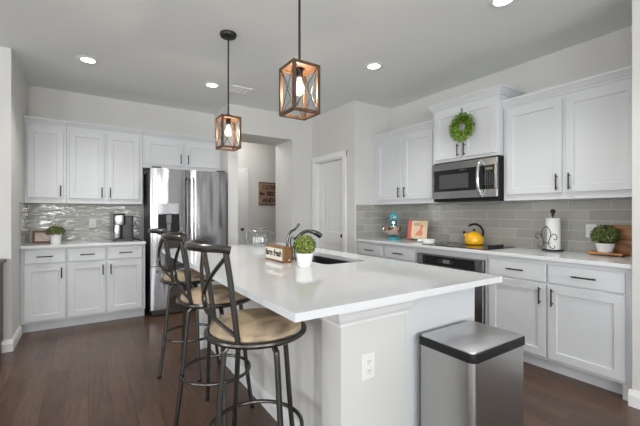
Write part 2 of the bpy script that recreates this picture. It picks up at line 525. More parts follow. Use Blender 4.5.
struct('floor', MB().box(X0 - .1, XH + .1, Y0 - .1, YH + .1, -0.06, 0), M['floor'])
struct('ceiling', MB().box(X0 - .1, XH + .1, Y0 - .1, YH + .1, CEIL, CEIL + .06), M['ceiling'])
struct('wall_back', MB().box(XL - .1, XA, YB, YB + .1, 0, CEIL), M['wall'])
struct('wall_left', MB().box(XL - .1, XL, YN + .1, YB, 0, CEIL), M['wall'])
struct('wall_left_front', MB().box(X0, XL, YN, YN + .1, 0, CEIL), M['wall'])
w = MB()
w.box(XA, XO0, YO, YB + .1, 0, CEIL).box(XO0, XO1, YO, 5.23, ZO, CEIL).box(XO1, XP, YO, 5.23, 0, CEIL)
struct('wall_opening', w, M['wall'])
DY0, DY1, DZ = 3.866, 4.575, 2.035       # pantry door opening
w = MB()
w.box(XP, XP + .11, YP, DY0, 0, CEIL).box(XP, XP + .11, DY1, YO + .56, 0, CEIL).box(XP, XP + .11, DY0, DY1, DZ, CEIL)
w.box(XP + .11, XR, YP, YP + .11, 0, CEIL)
struct('wall_pantry', w, M['wall'])
struct('wall_right', MB().box(XR, XR + .1, YW - .1, YH, 0, CEIL), M['wall'])
w = MB().box(XW, XW + .14, Y0, YW, 0, CEIL).box(XW + .14, XR, YW - .1, YW, 0, CEIL)
struct('wall_front_right', w, M['wall'])
w = MB().box(0.9, XH, YH, YH + .1, 0, CEIL).box(0.8, 0.9, YB + .1, YH + .1, 0, CEIL).box(XR, XR + .1, 5.2, YH, 0, CEIL)
struct('wall_hall', w, M['wall'])

# unseen living-area walls behind the camera; windows invented to supply daylight
def wall_with_added_windows(name, a0, a1, wins, f):
    mb = MB(); cur = a0
    for c, wd in sorted(wins):
        f(mb, cur, c - wd / 2, 0, CEIL); f(mb, c - wd / 2, c + wd / 2, 0, 0.5); f(mb, c - wd / 2, c + wd / 2, 2.4, CEIL); cur = c + wd / 2
    f(mb, cur, a1, 0, CEIL)
    struct(name, mb, M['wall'])
wall_with_added_windows('wall_rear', X0, XW + .14, ADDED_REAR_WIN, lambda mb, a, b, z0, z1: mb.box(a, b, Y0 - .1, Y0, z0, z1))
wall_with_added_windows('wall_side', Y0, YN, ADDED_LEFT_WIN, lambda mb, a, b, z0, z1: mb.box(X0 - .1, X0, a, b, z0, z1))
k = 0
for c, wd in ADDED_REAR_WIN:
    k += 1; mb = MB()
    for a in (c - wd / 2 + .03, c, c + wd / 2 - .03): mb.box(a - .03, a + .03, Y0 + .005, Y0 + .05, .5, 2.4)
    for z in (.53, 1.45, 2.37): mb.box(c - wd / 2, c + wd / 2, Y0 + .005, Y0 + .045, z - .03, z + .03)
    struct('window_%d' % k, mb, M['trim'])
for c, wd in ADDED_LEFT_WIN:
    k += 1; mb = MB()
    for a in (c - wd / 2 + .03, c, c + wd / 2 - .03): mb.box(X0 + .005, X0 + .05, a - .03, a + .03, .5, 2.4)
    for z in (.53, 1.45, 2.37): mb.box(X0 + .005, X0 + .045, c - wd / 2, c + wd / 2, z - .03, z + .03)
    struct('window_%d' % k, mb, M['trim'])

# baseboards
BBP = [(0, 0), (.016, 0), (.016, .07), (.012, .082), (.008, .092), (.004, .108), (0, .108)]
def baseboard(name, segs):
    mb = MB()
    for (p, q, n) in segs:     # p, q ends on the wall face; n outward normal
        mb.prism(BBP, 0, 1, lambda u, v, t, p=p, q=q, n=n: Vector((p[0] + (q[0] - p[0]) * t + n[0] * u, p[1] + (q[1] - p[1]) * t + n[1] * u, v)))
    struct(name, mb, M['trim'])
baseboard('baseboard_left', [((XL, YN), (XL, 4.76), (1, 0)), ((X0, YN), (XL + .016, YN), (0, -1))])
baseboard('baseboard_right', [((XW, Y0), (XW, YW + .016), (-1, 0))])
struct('trim_3', MB().box(2.9995, 3.069, YW + .0005, .84, 0, .099), M['trim'])
baseboard('baseboard_pantry', [((XP, YP), (XP, DY0 - .09), (-1, 0)), ((XO1, YO), (XP, YO), (0, -1)), ((XA, YO), (XO0, YO), (0, -1)), ((XO1, YO), (XO1, 5.23), (-1, 0))])
baseboard('baseboard_hall', [((2.66, YH), (XR, YH), (0, -1))])

# tile splashbacks on the walls
ZC = 0.914
struct('wall_tile_right', MB().box(XR - .009, XR, YW + .005, YP - .001, ZC + .001, 1.368), M['tile_y'])
struct('wall_tile_pantry', MB().box(XP + .03, XR - .01, YP - .009, YP, ZC + .001, 1.368), M['tile_x'])
struct('wall_tile_back', MB().box(XL + .01, .575, YB - .009, YB, ZC + .001, 1.362), M['tile_x'])
struct('wall_tile_left', MB().box(XL, XL + .009, 4.68, YB, ZC + .001, 1.362), M['tile_y'])

# pantry door with casing
def casing(name, y0, y1, z1, x, wd=.082, th=.02):
    mb = MB()
    for a, b in ((y0 - wd, y0), (y1, y1 + wd)):
        mb.box(x - th, x, a, b, 0, z1 + wd, .004)
    mb.box(x - th - .003, x, y0 - wd, y1 + wd, z1, z1 + wd, .004)
    mb.box(x, x + .07, y0, y0 + .012, 0, z1).box(x, x + .07, y1 - .012, y1, 0, z1).box(x, x + .07, y0, y1, z1 - .012, z1)
    struct(name, mb, M['trim'])
casing('trim_1', DY0, DY1, DZ, XP)
door = MB()
dx0, dx1 = XP + .06, XP + .098
ya, yb = DY0 + .016, DY1 - .016
door.box(dx0 + .008, dx1, ya, yb, .008, DZ - .016)
st = .105
for a, b in ((ya, ya + st), (yb - st, yb)): door.box(dx0, dx0 + .02, a, b, .008, DZ - .016, .003)
for z0, z1 in ((.008, .22), (.80, .98)): door.box(dx0, dx0 + .02, ya + st, yb - st, z0, z1, .003)
# arched top rail
ym, hw = (ya + yb) / 2, (yb - ya) / 2 - st
top = [(-hw, DZ - .016), (-hw, 1.77)] + [(hw * math.sin(t), 1.77 + .115 * math.cos(t)) for t in [(-PI / 2) + PI * k / 14 for k in range(1, 14)]] + [(hw, 1.77), (hw, DZ - .016)]
for (u0, v0), (u1, v1) in zip(top[1:-1], top[2:-1]):
    door.prism([(u0, v0), (u1, v1), (u1, DZ - .016), (u0, DZ - .016)], dx0, dx0 + .02, lambda u, v, t: Vector((t, ym + u, v)))
for k in range(1, 6):       # plank grooves of the raised panel
    yy = ym - hw + 2 * hw * k / 6
    door.box(dx0 + .005, dx0 + .01, yy - hw / 6 + .004, yy + hw / 6 - .004, 1.01, 1.77 if abs(yy - ym) > hw * .5 else 1.84)
d1 = struct('door_1', door, M['trim'])
MB().lathe([(0, -.052), (.016, -.05), (.025, -.038), (.026, -.028), (.018, -.016), (.010, -.012), (.010, -.004), (.028, -.003), (.028, 0)], (dx0, ya + .055, .935), 16, 'X').build('knob', M['gun'], d1, True)

# hall door seen through the opening
hd = MB().box(1.70, 2.49, YH - .03, YH - .004, .01, 2.03)
for x0, x1, z0, z1 in ((1.82, 2.06, .25, .85), (2.13, 2.37, .25, .85), (1.82, 2.06, 1.0, 1.88), (2.13, 2.37, 1.0, 1.88)):
    hd.box(x0, x1, YH - .036, YH - .03, z0, z1, .004)
d2 = struct('door_2', hd, M['trim'])
MB().lathe([(0, -.06), (.016, -.058), (.026, -.044), (.024, -.032), (.010, -.02), (.010, -.006), (.028, -.004), (.028, 0)], (2.44, YH - .03, .95), 14, 'Y').build('knob', M['gun'], d2, True)
mb = MB().box(2.49, 2.575, YH - .022, YH, 0, 2.115, .004).box(1.615, 1.70, YH - .022, YH, 0, 2.115, .004).box(1.70, 2.49, YH - .022, YH, 2.03, 2.115, .004)
struct('trim_2', mb, M['trim'])

# ------------------------------------------------------------------ ceiling fixtures
def downlight(x, y, label, vis=True):
    t = thing('recessed_light', label, 'ceiling light', (x, y, CEIL), 'recessed ceiling lights')
    MB().lathe([(.062, -.001), (.062, -.006), (.092, -.006), (.098, -.003), (.098, -.0005), (.062, -.0005)], (x, y, CEIL), 32).build('trim_ring', M['white_plastic'], t, True)
    MB().lathe([(0, -.004), (.061, -.004), (.061, -.001), (0, -.001)], (x, y, CEIL), 32).build('lens', M['lens'], t)
    l = bpy.data.lights.new('downlight', 'SPOT'); l.energy = 40; l.spot_size = math.radians(112); l.spot_blend = 0.9; l.shadow_soft_size = .06; l.color = (1, .98, .955)
    o = bpy.data.objects.new('downlight', l); o.location = (x, y, CEIL - .03); COL.objects.link(o)
downlight(-0.003, 4.10, 'round recessed ceiling light above the cabinet run with the coffee maker')
downlight(1.204, 4.10, 'round recessed ceiling light in front of the fridge, next to the air vent')
downlight(2.422, 2.665, 'round recessed ceiling light in front of the pantry corner and wreath cabinet')
downlight(2.429, 1.341, 'recessed ceiling light cut off by the top edge of the photo, above the microwave side')
downlight(-0.003, 2.665, 'round recessed ceiling light over the walkway behind the bar stools')  # added out of view to brighten stools, floor and counter
l = bpy.data.lights.new('hall_lamp', 'POINT'); l.energy = 14; l.shadow_soft_size = .15; l.color = (1, .96, .9)  # fill light added to brighten the hall, without a fixture
o = bpy.data.objects.new('hall_lamp', l); o.location = (2.0, 5.75, 2.55); COL.objects.link(o)

v = thing('air_vent', 'white rectangular slotted air vent in the ceiling behind the far pendant rod', 'vent', (1.53, 4.07, CEIL))
VX0, VX1, VY0, VY1 = 1.40, 1.655, 3.96, 4.18
MB().box(VX0 + .02, VX1 - .02, VY0 + .02, VY1 - .02, CEIL - .003, CEIL - .0005).build('backing', M['slot'], v)
mb = MB().box(VX0, VX1, VY0, VY0 + .025, CEIL - .012, CEIL - .0005, .003).box(VX0, VX1, VY1 - .025, VY1, CEIL - .012, CEIL - .0005, .003)
mb.box(VX0, VX0 + .025, VY0 + .025, VY1 - .025, CEIL - .012, CEIL - .0005, .003).box(VX1 - .025, VX1, VY0 + .025, VY1 - .025, CEIL - .012, CEIL - .0005, .003)
for xx in (VX0 + .088, VX1 - .088): mb.box(xx - .008, xx + .008, VY0 + .025, VY1 - .025, CEIL - .011, CEIL - .001)
mb.build('frame', M['white_plastic'], v)
mb = MB()
for k in range(6): mb.bar((VX0 + .025, VY0 + .035 + k * .030, CEIL - .007), (VX1 - .025, VY0 + .035 + k * .030, CEIL - .007), .009, .002, (0, .8, .6))
mb.build('louvre', M['white_plastic'], v)

# pendants
def pendant(x, y, z0, z1, W, label):
    t = thing('pendant_light', label, 'pendant light', (x, y, CEIL), 'lantern pendants over the island')
    MB().lathe([(0, -.032), (.014, -.032), (.062, -.026), (.068, -.014), (.068, -.0005), (0, -.0005)], (x, y, CEIL), 28).build('canopy', M['black_metal'], t, True)
    MB().cyl((x, y, CEIL - .028), (x, y, z1 + .018), .0065, 10).build('rod', M['black_metal'], t, True)
    h = W / 2; b = .0165
    MB().lathe([(0, .030), (.012, .030), (.018, .022), (.040, .016), (.048, .006), (.048, -.004), (0, -.004)], (x, y, z1), 24).build('top_cap', M['black_metal'], t, True)
    fr = MB()
    for sx in (-1, 1):
        for sy in (-1, 1):
            cx, cy = x + sx * (h - b / 2), y + sy * (h - b / 2)
            fr.box(cx - b / 2, cx + b / 2, cy - b / 2, cy + b / 2, z0, z1, .0015)
    for zz in (z0, z1 - b):
        for s in (-1, 1):
            c = y + s * (h - b / 2); fr.box(x - h + b, x + h - b, c - b / 2, c + b / 2, zz, zz + b, .0015)
            c = x + s * (h - b / 2); fr.box(c - b / 2, c + b / 2, y - h + b, y + h - b, zz, zz + b, .0015)
    fr.box(x - h + b, x + h - b, y - h + b, y + h - b, z1 - .010, z1 - .002)
    fr.build('lantern_frame', M['wood_lantern'], t)
    for s in (-1, 1):
        for ax in (0, 1):
            mb = MB()
            for q in (-1, 1):
                a = (h - b) * q; off = s * (h - b / 2)
                p0 = (x + a, y + off, z0 + b) if ax == 0 else (x + off, y + a, z0 + b)
                p1 = (x - a, y + off, z1 - b) if ax == 0 else (x + off, y - a, z1 - b)
                mb.cyl(p0, p1, .0022, 6)
            mb.build('cross_wire', M['black_metal'], t, True)
    MB().lathe([(0, 0), (.017, 0), (.019, -.01), (.019, -.045), (.015, -.05), (0, -.05)], (x, y, z1 - .010), 18).build('socket', M['black_metal'], t, True)
    zb = z1 - .060
    MB().lathe([(0, 0), (.012, 0), (.013, -.014), (.020, -.032), (.029, -.052), (.031, -.066), (.027, -.082), (.016, -.093), (0, -.097)], (x, y, zb), 20).build('bulb', M['bulb'], t, True)
    l = bpy.data.lights.new('pendant_glow', 'POINT'); l.energy = 6.5; l.color = (1, .80, .58); l.shadow_soft_size = .015
    o = bpy.data.objects.new('pendant_glow', l); o.location = (x, y, zb - .06); COL.objects.link(o)
pendant(.955, 1.645, 1.783, 2.045, .165, 'wooden lantern pendant with wire crosses hanging over the potted plant end of the island')
pendant(.975, 2.86, 1.788, 2.05, .165, 'wooden lantern pendant with black ceiling canopy hanging before the fridge cabinet')

# ------------------------------------------------------------------ cabinets
def mapB(yf): return lambda u, w, z: Vector((u, yf - w, z))
def mapR(xf): return lambda u, w, z: Vector((xf - w, u, z))

def fbox(mb, f, u0, u1, w0, w1, z0, z1, bev=0.0):
    a, b = f(u0, w0, z0), f(u1, w1, z1)
    return mb.box(min(a.x, b.x), max(a.x, b.x), min(a.y, b.y), max(a.y, b.y), z0, z1, bev)

def shaker(f, u0, u1, z0, z1, w0, th=.02, rail=.058, rec=.011):
    mb = MB(); t = mb.bm
    if u0 > u1: u0, u1 = u1, u0
    def ring(d, w): return [t.verts.new(f(u, w, z)) for u, z in ((u0 + d, z0 + d), (u1 - d, z0 + d), (u1 - d, z1 - d), (u0 + d, z1 - d))]
    rs = [ring(0, w0), ring(0, w0 + th - .002), ring(.002, w0 + th), ring(rail, w0 + th), ring(rail + .004, w0 + th - rec)]
    for a, b in zip(rs, rs[1:]):
        for k in range(4): t.faces.new((a[k], a[(k + 1) % 4], b[(k + 1) % 4], b[k]))
    t.faces.new(rs[0][::-1]); t.faces.new(rs[-1])
    return mb

def pull(f, u, z, ln, vertical, w0, r=.0058):
    mb = MB(); h = ln / 2
    e = [(u, z - h), (u, z + h)] if vertical else [(u - h, z), (u + h, z)]
    mb.cyl(f(e[0][0], w0 + .030, e[0][1]), f(e[1][0], w0 + .030, e[1][1]), r, 10)
    for s in (-.72, .72):
        uu, zz = (u, z + s * h) if vertical else (u + s * h, z)
        mb.cyl(f(uu, w0, zz), f(uu, w0 + .030, zz), r * .8, 8)
    return mb

def cabinet(name, label, cat, f, u0, u1, z0, z1, depth, doors=(), drawers=(), toe=0, crown=None, group=None, holes=None):
    """doors: (u0, u1, z0, z1, handle_u, handle_z, handle_length) ; drawers the same with a horizontal pull; crown: (profile, end0, end1)"""
    base = f((u0 + u1) / 2, -depth / 2, z0 - toe)
    t = thing(name, label, cat, base, group)
    mb = MB()
    if holes:      # an open bay left in the carcass
        h0, h1 = holes
        fbox(mb, f, u0, u1, -depth, 0, z0, h0); fbox(mb, f, u0, u1, -depth, 0, h1, z1)
        fbox(mb, f, u0, u0 + .018, -depth, 0, h0, h1); fbox(mb, f, u1 - .018, u1, -depth, 0, h0, h1)
    else:
        fbox(mb, f, u0, u1, -depth, 0, z0, z1, .0015)
    mb.build('carcass', M['cabinet'], t)
    if toe:
        fbox(MB(), f, u0, u1, -depth, -.07, 0, z0).build('toe_kick', M['cabinet'], t)
    if crown:
        prof, e0, e1 = crown
        rings = []
        for o_, z in prof:
            a, b = u0 - o_ * e0, u1 + o_ * e1
            rings.append([f(a, -depth, z), f(b, -depth, z), f(b, o_, z), f(a, o_, z)])
        MB().loft(rings).build('crown_molding', M['cabinet'], t)
    for d in doors:
        o = shaker(f, d[0], d[1], d[2], d[3], .0005).build('door', M['cabinet'], t)
        if d[4] is not None: pull(f, d[4], d[5], d[6], True, .0205).build('handle', M['black_metal'], o, True)
    for d in drawers:
        o = fbox(MB(), f, d[0], d[1], .0005, .0205, d[2], d[3], .004).build('drawer', M['cabinet'], t)
        if d[4] is not None: pull(f, d[4], d[5], d[6], False, .0205).build('handle', M['black_metal'], o, True)
    return t

CROWN = lambda z: [(.0, z), (.010, z), (.012, z + .012), (.020, z + .020), (.042, z + .05), (.050, z + .055), (.050, z + .072), (0, z + .072)]
# wall behind the fridge
fB, fBb = mapB(4.97), mapB(4.70)
zb, zt = 1.367, 2.238
cabinet('upper_cabinet', 'single-door white upper cabinet in the corner above the small framed picture', 'cabinet', fB, XL + .002, -.210, zb, zt, .326,
        [(-.558, -.237, 1.425, 2.205, -.262, 1.505, .125)], crown=(CROWN(zt), 0, 0), group='white wall cabinets')
cabinet('upper_cabinet', 'double-door white upper cabinet above the coffee maker', 'cabinet', fB, -.208, .577, zb, zt, .326,
        [(-.181, .162, 1.425, 2.205, .136, 1.50, .125), (.193, .534, 1.425, 2.205, .222, 1.50, .125)], crown=(CROWN(zt), 0, 0), group='white wall cabinets')
cabinet('upper_cabinet', 'short double-door white cabinet above the fridge', 'cabinet', fB, .580, XA - .003, 1.838, zt, .326,
        [(.602, 1.066, 1.885, 2.205, 1.035, 1.975, .125), (1.096, 1.558, 1.885, 2.205, 1.128, 1.975, .125)], crown=(CROWN(zt), 0, 0), group='white wall cabinets')
BD = .594
cabinet('base_cabinet', 'single-door white base cabinet with one drawer under the framed picture', 'cabinet', fBb, XL + .002, -.197, .10, .882, BD,
        [(-.552, -.208, .125, .70, -.24, .615, .115)], [(-.552, -.208, .725, .868, -.38, .797, .135)], toe=.10, group='white base cabinets')
cabinet('base_cabinet', 'double-door white base cabinet with two drawers under the coffee maker', 'cabinet', fBb, -.195, .574, .10, .882, BD,
        [(-.182, .166, .125, .70, .138, .615, .115), (.188, .54, .125, .70, .216, .615, .115)],
        [(-.182, .166, .725, .868, -.008, .797, .135), (.188, .54, .725, .868, .364, .797, .135)], toe=.10, group='white base cabinets')
tag(MB().box(XL + .002, .578, 4.655, YB - .010, .884, ZC, .004, 2).build('countertop', M['quartz']), 'white quartz countertop on the coffee maker cabinets beside the fridge', 'countertop')

# range wall
fR, fRm, fRb = mapR(3.29), mapR(3.22), mapR(3.00)
zbr = 1.370
cabinet('upper_cabinet', 'double-door white upper cabinet above the stand mixer and cookbook', 'cabinet', fR, 2.566, YP - .003, zbr, 2.238, .328,
        [(3.101, 3.532, 1.425, 2.205, 3.128, 1.515, .13), (2.628, 3.059, 1.425, 2.205, 3.032, 1.515, .13)], crown=(CROWN(2.238), 0, 0), group='white wall cabinets')
cabinet('upper_cabinet', 'taller white double-door cabinet above the microwave, hung with the wreath', 'cabinet', fRm, 1.812, 2.562, 1.802, 2.375, .398,
        [(2.205, 2.53, 1.83, 2.335, 2.232, 1.905, .13), (1.842, 2.184, 1.83, 2.335, 2.157, 1.905, .13)], crown=(CROWN(2.375), 1, 1), group='white wall cabinets')
cabinet('upper_cabinet', 'large double-door white upper cabinet above the paper towel holder', 'cabinet', fR, YW + .004, 1.808, zbr, 2.238, .328,
        [(1.313, 1.773, 1.425, 2.205, 1.346, 1.512, .135), (.83, 1.286, 1.425, 2.205, 1.254, 1.512, .135)], crown=(CROWN(2.238), 0, 0), group='white wall cabinets')
RD = .608
cabinet('base_cabinet', 'white base cabinet with two drawers under the stand mixer', 'cabinet', fRb, 2.612, YP - .003, .10, .882, RD,
        [(3.139, 3.593, .125, .70, 3.17, .60, .13), (2.632, 3.087, .125, .70, 3.06, .60, .13)],
        [(3.139, 3.593, .722, .862, 3.36, .79, .15), (2.632, 3.087, .722, .862, 2.86, .79, .15)], toe=.10, group='white base cabinets')
cabinet('oven_cabinet', 'white cabinet housing the built-in oven below the cooktop', 'cabinet', fRb, 1.800, 2.610, .10, .882, RD,
        toe=.10, group='white base cabinets', holes=(.20, .826))
cabinet('base_cabinet', 'white base cabinet with two drawers and two doors under the paper towel holder', 'cabinet', fRb, YW + .006, 1.798, .10, .882, RD,
        [(1.308, 1.772, .125, .695, 1.345, .605, .135), (.823, 1.292, .125, .695, 1.257, .605, .135)],
        [(1.308, 1.772, .712, .852, 1.535, .785, .135), (.823, 1.292, .712, .852, 1.05, .785, .15)], toe=.10, group='white base cabinets')
tag(MB().box(2.965, XR - .010, YW + .006, YP - .010, .884, ZC, .004, 2).build('countertop', M['quartz']), 'long white quartz countertop along the range wall under the microwave', 'countertop')

# ------------------------------------------------------------------ island
IX0, IX1, IY0, IY1 = .578, 1.85, 1.025, 3.58
isl = thing('kitchen_island', 'white kitchen island base with pony wall end facing the trash can', 'island', (1.35, 2.3, 0))
CX0, CX1, CY = .879, 1.262, 1.17
MB().box(1.262, 1.825, CY, CY + .02, .0, .883, .001).build('end_panel', M['cabinet'], isl)
mb = MB().box(1.225, 1.245, CY + .145, 3.295, .0, .883).box(1.285, 1.825, 3.43, 3.45, 0, .883)
mb.box(1.785, 1.80, CY + .02, 3.43, .10, .883).box(1.285, 1.72, CY + .02, 3.43, .06, .10)
mb.build('cabinet_body', M['cabinet'], isl)
fI = lambda u, w, z: Vector((1.80 + w, u, z))
for k in range(4):
    a = CY + .03 + k * .565
    o = shaker(fI, a, a + .555, .125, .70, .0005).build('door', M['cabinet'], isl)
    pull(fI, a + .05, .61, .13, True, .0205).build('handle', M['black_metal'], o, True)
    o = fbox(MB(), fI, a, a + .555, .0005, .0205, .72, .865, .004).build('drawer', M['cabinet'], isl)
    pull(fI, a + .277, .79, .14, False, .0205).build('handle', M['black_metal'], o, True)
mb = MB().box(CX0, CX1 - .001, CY, CY + .14, 0, .883).box(.96, 1.10, CY + .14, 3.30, 0, .883).box(CX0, CX1 - .001, 3.30, 3.45, 0, .883)
mb.build('pony_wall', M['wall'], isl)
CAP = [(.002, .772), (.010, .776), (.012, .79), (.024, .806), (.036, .834), (.046, .842), (.046, .8825), (.002, .8825)]
MB().loft([[Vector((CX0 - o_, CY - o_, z)), Vector((CX1 + min(o_, .03), CY - o_, z)), Vector((CX1 + min(o_, .03), CY - .0005, z)), Vector((CX0 - o_, CY - .0005, z))] for o_, z in CAP]).build('cap_molding', M['trim'], isl)
MB().loft([[Vector((CX0 - o_, CY - .0005, z)), Vector((CX0 - .0005, CY - .0005, z)), Vector((CX0 - .0005, CY + .14 + o_ * .3, z)), Vector((CX0 - o_, CY + .14 + o_ * .3, z))] for o_, z in CAP]).build('cap_molding', M['trim'], isl)
def ibb(segs):
    mb = MB()
    for (p, q, n) in segs:
        mb.prism(BBP, 0, 1, lambda u, v, t, p=p, q=q, n=n: Vector((p[0] + (q[0] - p[0]) * t + n[0] * u, p[1] + (q[1] - p[1]) * t + n[1] * u, v)))
    mb.build('baseboard', M['trim'], isl)
ibb([((.96, CY + .14), (.96, 3.30), (-1, 0)), ((CX0, CY - .016), (CX0, CY + .156), (-1, 0)), ((CX0 - .016, CY), (CX1, CY), (0, -1)), ((CX0, 3.284), (CX0, 3.45), (-1, 0))])

# island top with the sink cut-out
SX0, SX1, SY0, SY1 = 1.30, 1.655, 1.89, 2.57
mb = MB(); t = bmesh.new(); rr = .05
outer = [(IX0, IY0), (IX1, IY0), (IX1, IY1), (IX0, IY1)]
inner = []
for cx, cy, a0 in ((SX0 + rr, SY0 + rr, PI), (SX1 - rr, SY0 + rr, 1.5 * PI), (SX1 - rr, SY1 - rr, 0), (SX0 + rr, SY1 - rr, PI / 2)):
    inner.append([(cx + rr * math.cos(a0 + k / 5 * PI / 2), cy + rr * math.sin(a0 + k / 5 * PI / 2)) for k in range(6)])
for z in (.884, ZC):
    vo = [t.verts.new((x, y, z)) for x, y in outer]; vi = [[t.verts.new((x, y, z)) for x, y in q] for q in inner]
    for k in range(4):
        n = (k + 1) % 4
        t.faces.new([vo[k]] + [vo[n]] + vi[n][:1] + vi[k][::-1])      # corner fan + straight strip
    if z == .884: lo_o, lo_i = vo, sum(vi, [])
    else: hi_o, hi_i = vo, sum(vi, [])
for k in range(4): t.faces.new((lo_o[k], lo_o[(k + 1) % 4], hi_o[(k + 1) % 4], hi_o[k]))
n = len(lo_i)
for k in range(n): t.faces.new((lo_i[k], lo_i[(k + 1) % n], hi_i[(k + 1) % n], hi_i[k]))
es = [e for e in t.edges if abs(e.verts[0].co.z - ZC) < 1e-6 and abs(e.verts[1].co.z - ZC) < 1e-6 and e.calc_face_angle(0) > 1]
bmesh.ops.bevel(t, geom=es, offset=.003, segments=2, affect='EDGES', profile=.5)
mb._merge(t)
tag(mb.build('island_countertop', M['quartz']), 'large white quartz island countertop with the undermount sink', 'countertop')

# sink
snk = thing('kitchen_sink', 'dark stainless undermount sink set in the island countertop', 'sink', ((SX0 + SX1) / 2, (SY0 + SY1) / 2, .66))
t = bmesh.new(); rings = []
def rrect(x0, x1, y0, y1, r, z):
    out = []
    for cx, cy, a0 in ((x0 + r, y0 + r, PI), (x1 - r, y0 + r, 1.5 * PI), (x1 - r, y1 - r, 0), (x0 + r, y1 - r, PI / 2)):
        out += [t.verts.new((cx + r * math.cos(a0 + k / 5 * PI / 2), cy + r * math.sin(a0 + k / 5 * PI / 2), z)) for k in range(6)]
    return out
e = .006
for o_, z in ((-.018, .8815), (e, .8815), (e, .70), (e + .02, .68), (.12, .675)):
    rings.append(rrect(SX0 - e + o_, SX1 + e - o_, SY0 - e + o_, SY1 + e - o_, rr, z))
for a, b in zip(rings, rings[1:]):
    for k in range(len(a)): t.faces.new((a[k], a[(k + 1) % len(a)], b[(k + 1) % len(a)], b[k]))
t.faces.new(rings[-1])
mb = MB(); mb._merge(t); o = mb.build('basin', M['sink'], snk, True)
o.modifiers.new('thickness', 'SOLIDIFY').thickness = -.002
MB().lathe([(0, .004), (.03, .004), (.042, .002), (.042, .0005), (0, .0005)], ((SX0 + SX1) / 2, (SY0 + SY1) / 2, .675), 20).build('drain', M['chrome'], snk, True)

# faucet
fx, fy = 1.222, 2.20
fc = thing('faucet', 'dark nickel pull-out faucet with raised lever beside the sink', 'faucet', (fx, fy, ZC))
MB().lathe([(0, 0), (.030, 0), (.030, .006), (.024, .012), (.020, .03), (.019, .15), (.016, .165), (0, .168)], (fx, fy, ZC + .0005), 20).build('body', M['gun'], fc, True)
sp = smooth_path([(fx + .004, fy, ZC + .10), (fx + .03, fy - .003, ZC + .155), (fx + .075, fy - .01, ZC + .195), (fx + .12, fy - .016, ZC + .207), (fx + .155, fy - .02, ZC + .200)], 5)
MB().tube(sp, [.013] * len(sp), 12).build('spout', M['gun'], fc, True)
hp = [(fx + .150, fy - .019, ZC + .203), (fx + .165, fy - .021, ZC + .199), (fx + .195, fy - .025, ZC + .186), (fx + .222, fy - .03, ZC + .166)]
MB().tube(smooth_path(hp, 4), [.013, .014, .0155, .0165, .0175, .018, .019, .0195, .020, .0205, .0205, .020, .018], 12).build('spray_head', M['gun'], fc, True)
lv = smooth_path([(fx - .012, fy + .006, ZC + .05), (fx - .034, fy + .012, ZC + .08), (fx - .036, fy + .012, ZC + .15), (fx - .018, fy + .008, ZC + .20), (fx + .02, fy, ZC + .225), (fx + .048, fy - .005, ZC + .262)], 5)
MB().tube(lv, [.010] * 16 + [.010, .0095, .009, .009, .009, .009, .0095, .010, .010, .009], 10).build('lever', M['gun'], fc, True)

# ------------------------------------------------------------------ fridge
FX0, FX1, FY, FZ = .622, 1.552, 4.60, 1.80
fr = thing('refrigerator', 'stainless french-door refrigerator with dark water dispenser beside the hall opening', 'refrigerator', ((FX0 + FX1) / 2, 4.95, 0))
MB().box(FX0 + .005, FX1 - .005, FY + .075, YB - .03, .045, FZ - .02, .004).build('body', M['dark_grey'], fr)
mb = MB()
for fxx in (FX0 + .08, FX1 - .08):
    for yy in (4.75, 5.15): mb.cyl((fxx, yy, 0), (fxx, yy, .05), .025, 12)
mb.build('feet', M['black'], fr)
MB().box(FX0 + .02, FX1 - .02, FY + .06, FY + .09, .012, .075).build('kick_grille', M['dark_grey'], fr)
FM = 1.076
def curved_door(x0, x1, z0, z1, bulge=.014, n=14):
    """door slab with a gently bowed front"""
    ring = []
    for k in range(n + 1):
        u = k / n; x = x0 + (x1 - x0) * u
        edge = min(1, min(u, 1 - u) * n / 1.0)
        ring.append((x, FY + bulge * (2 * u - 1) ** 2 + (0.012 if k in (0, n) else 0)))
    ring += [(x1, FY + .068), (x0, FY + .068)]
    return MB().loft([[Vector((x, y, z)) for x, y in ring] for z in (z0, z1)])
dl = curved_door(FX0, FM - .003, .612, FZ).build('door', M['fridge_steel'], fr, True, angle=50)
dr = curved_door(FM + .003, FX1, .612, FZ).build('door', M['fridge_steel'], fr, True, angle=50)
dz = curved_door(FX0, FX1, .08, .604, .010).build('freezer_drawer', M['fridge_steel'], fr, True, angle=50)
for x, par in ((FM - .036, dl), (FM + .036, dr)):
    MB().tube([(x, FY + .008, .70), (x, FY - .035, .73), (x, FY - .04, .80), (x, FY - .04, 1.60), (x, FY - .035, 1.67), (x, FY + .008, 1.70)], .011, 10).build('handle', M['gun'], par, True)
MB().tube([(FX0 + .07, FY + .01, .545), (FX0 + .09, FY - .035, .545), (FX0 + .14, FY - .04, .545), (FX1 - .14, FY - .04, .545), (FX1 - .09, FY - .035, .545), (FX1 - .07, FY + .01, .545)], .012, 10).build('handle', M['steel'], dz, True)
dp = MB().box(.700, .945, FY - .008, FY + .02, 1.243, 1.375, .004).build('dispenser_panel', M['steel'], dl)
mb = MB().box(.700, .945, FY - .010, FY + .012, .992, 1.008, .002).box(.700, .710, FY - .008, FY + .012, 1.008, 1.242, .002).box(.935, .945, FY - .008, FY + .012, 1.008, 1.242, .002)
mb.box(.710, .935, FY - .003, FY + .0125, 1.008, 1.242)
ds = mb.build('dispenser_recess', M['black'], dl)
MB().box(.79, .855, FY - .012, FY - .002, 1.13, 1.235, .004).box(.80, .845, FY - .008, FY - .002, 1.03, 1.13, .002).build('dispenser_paddle', M['gun'], dl)
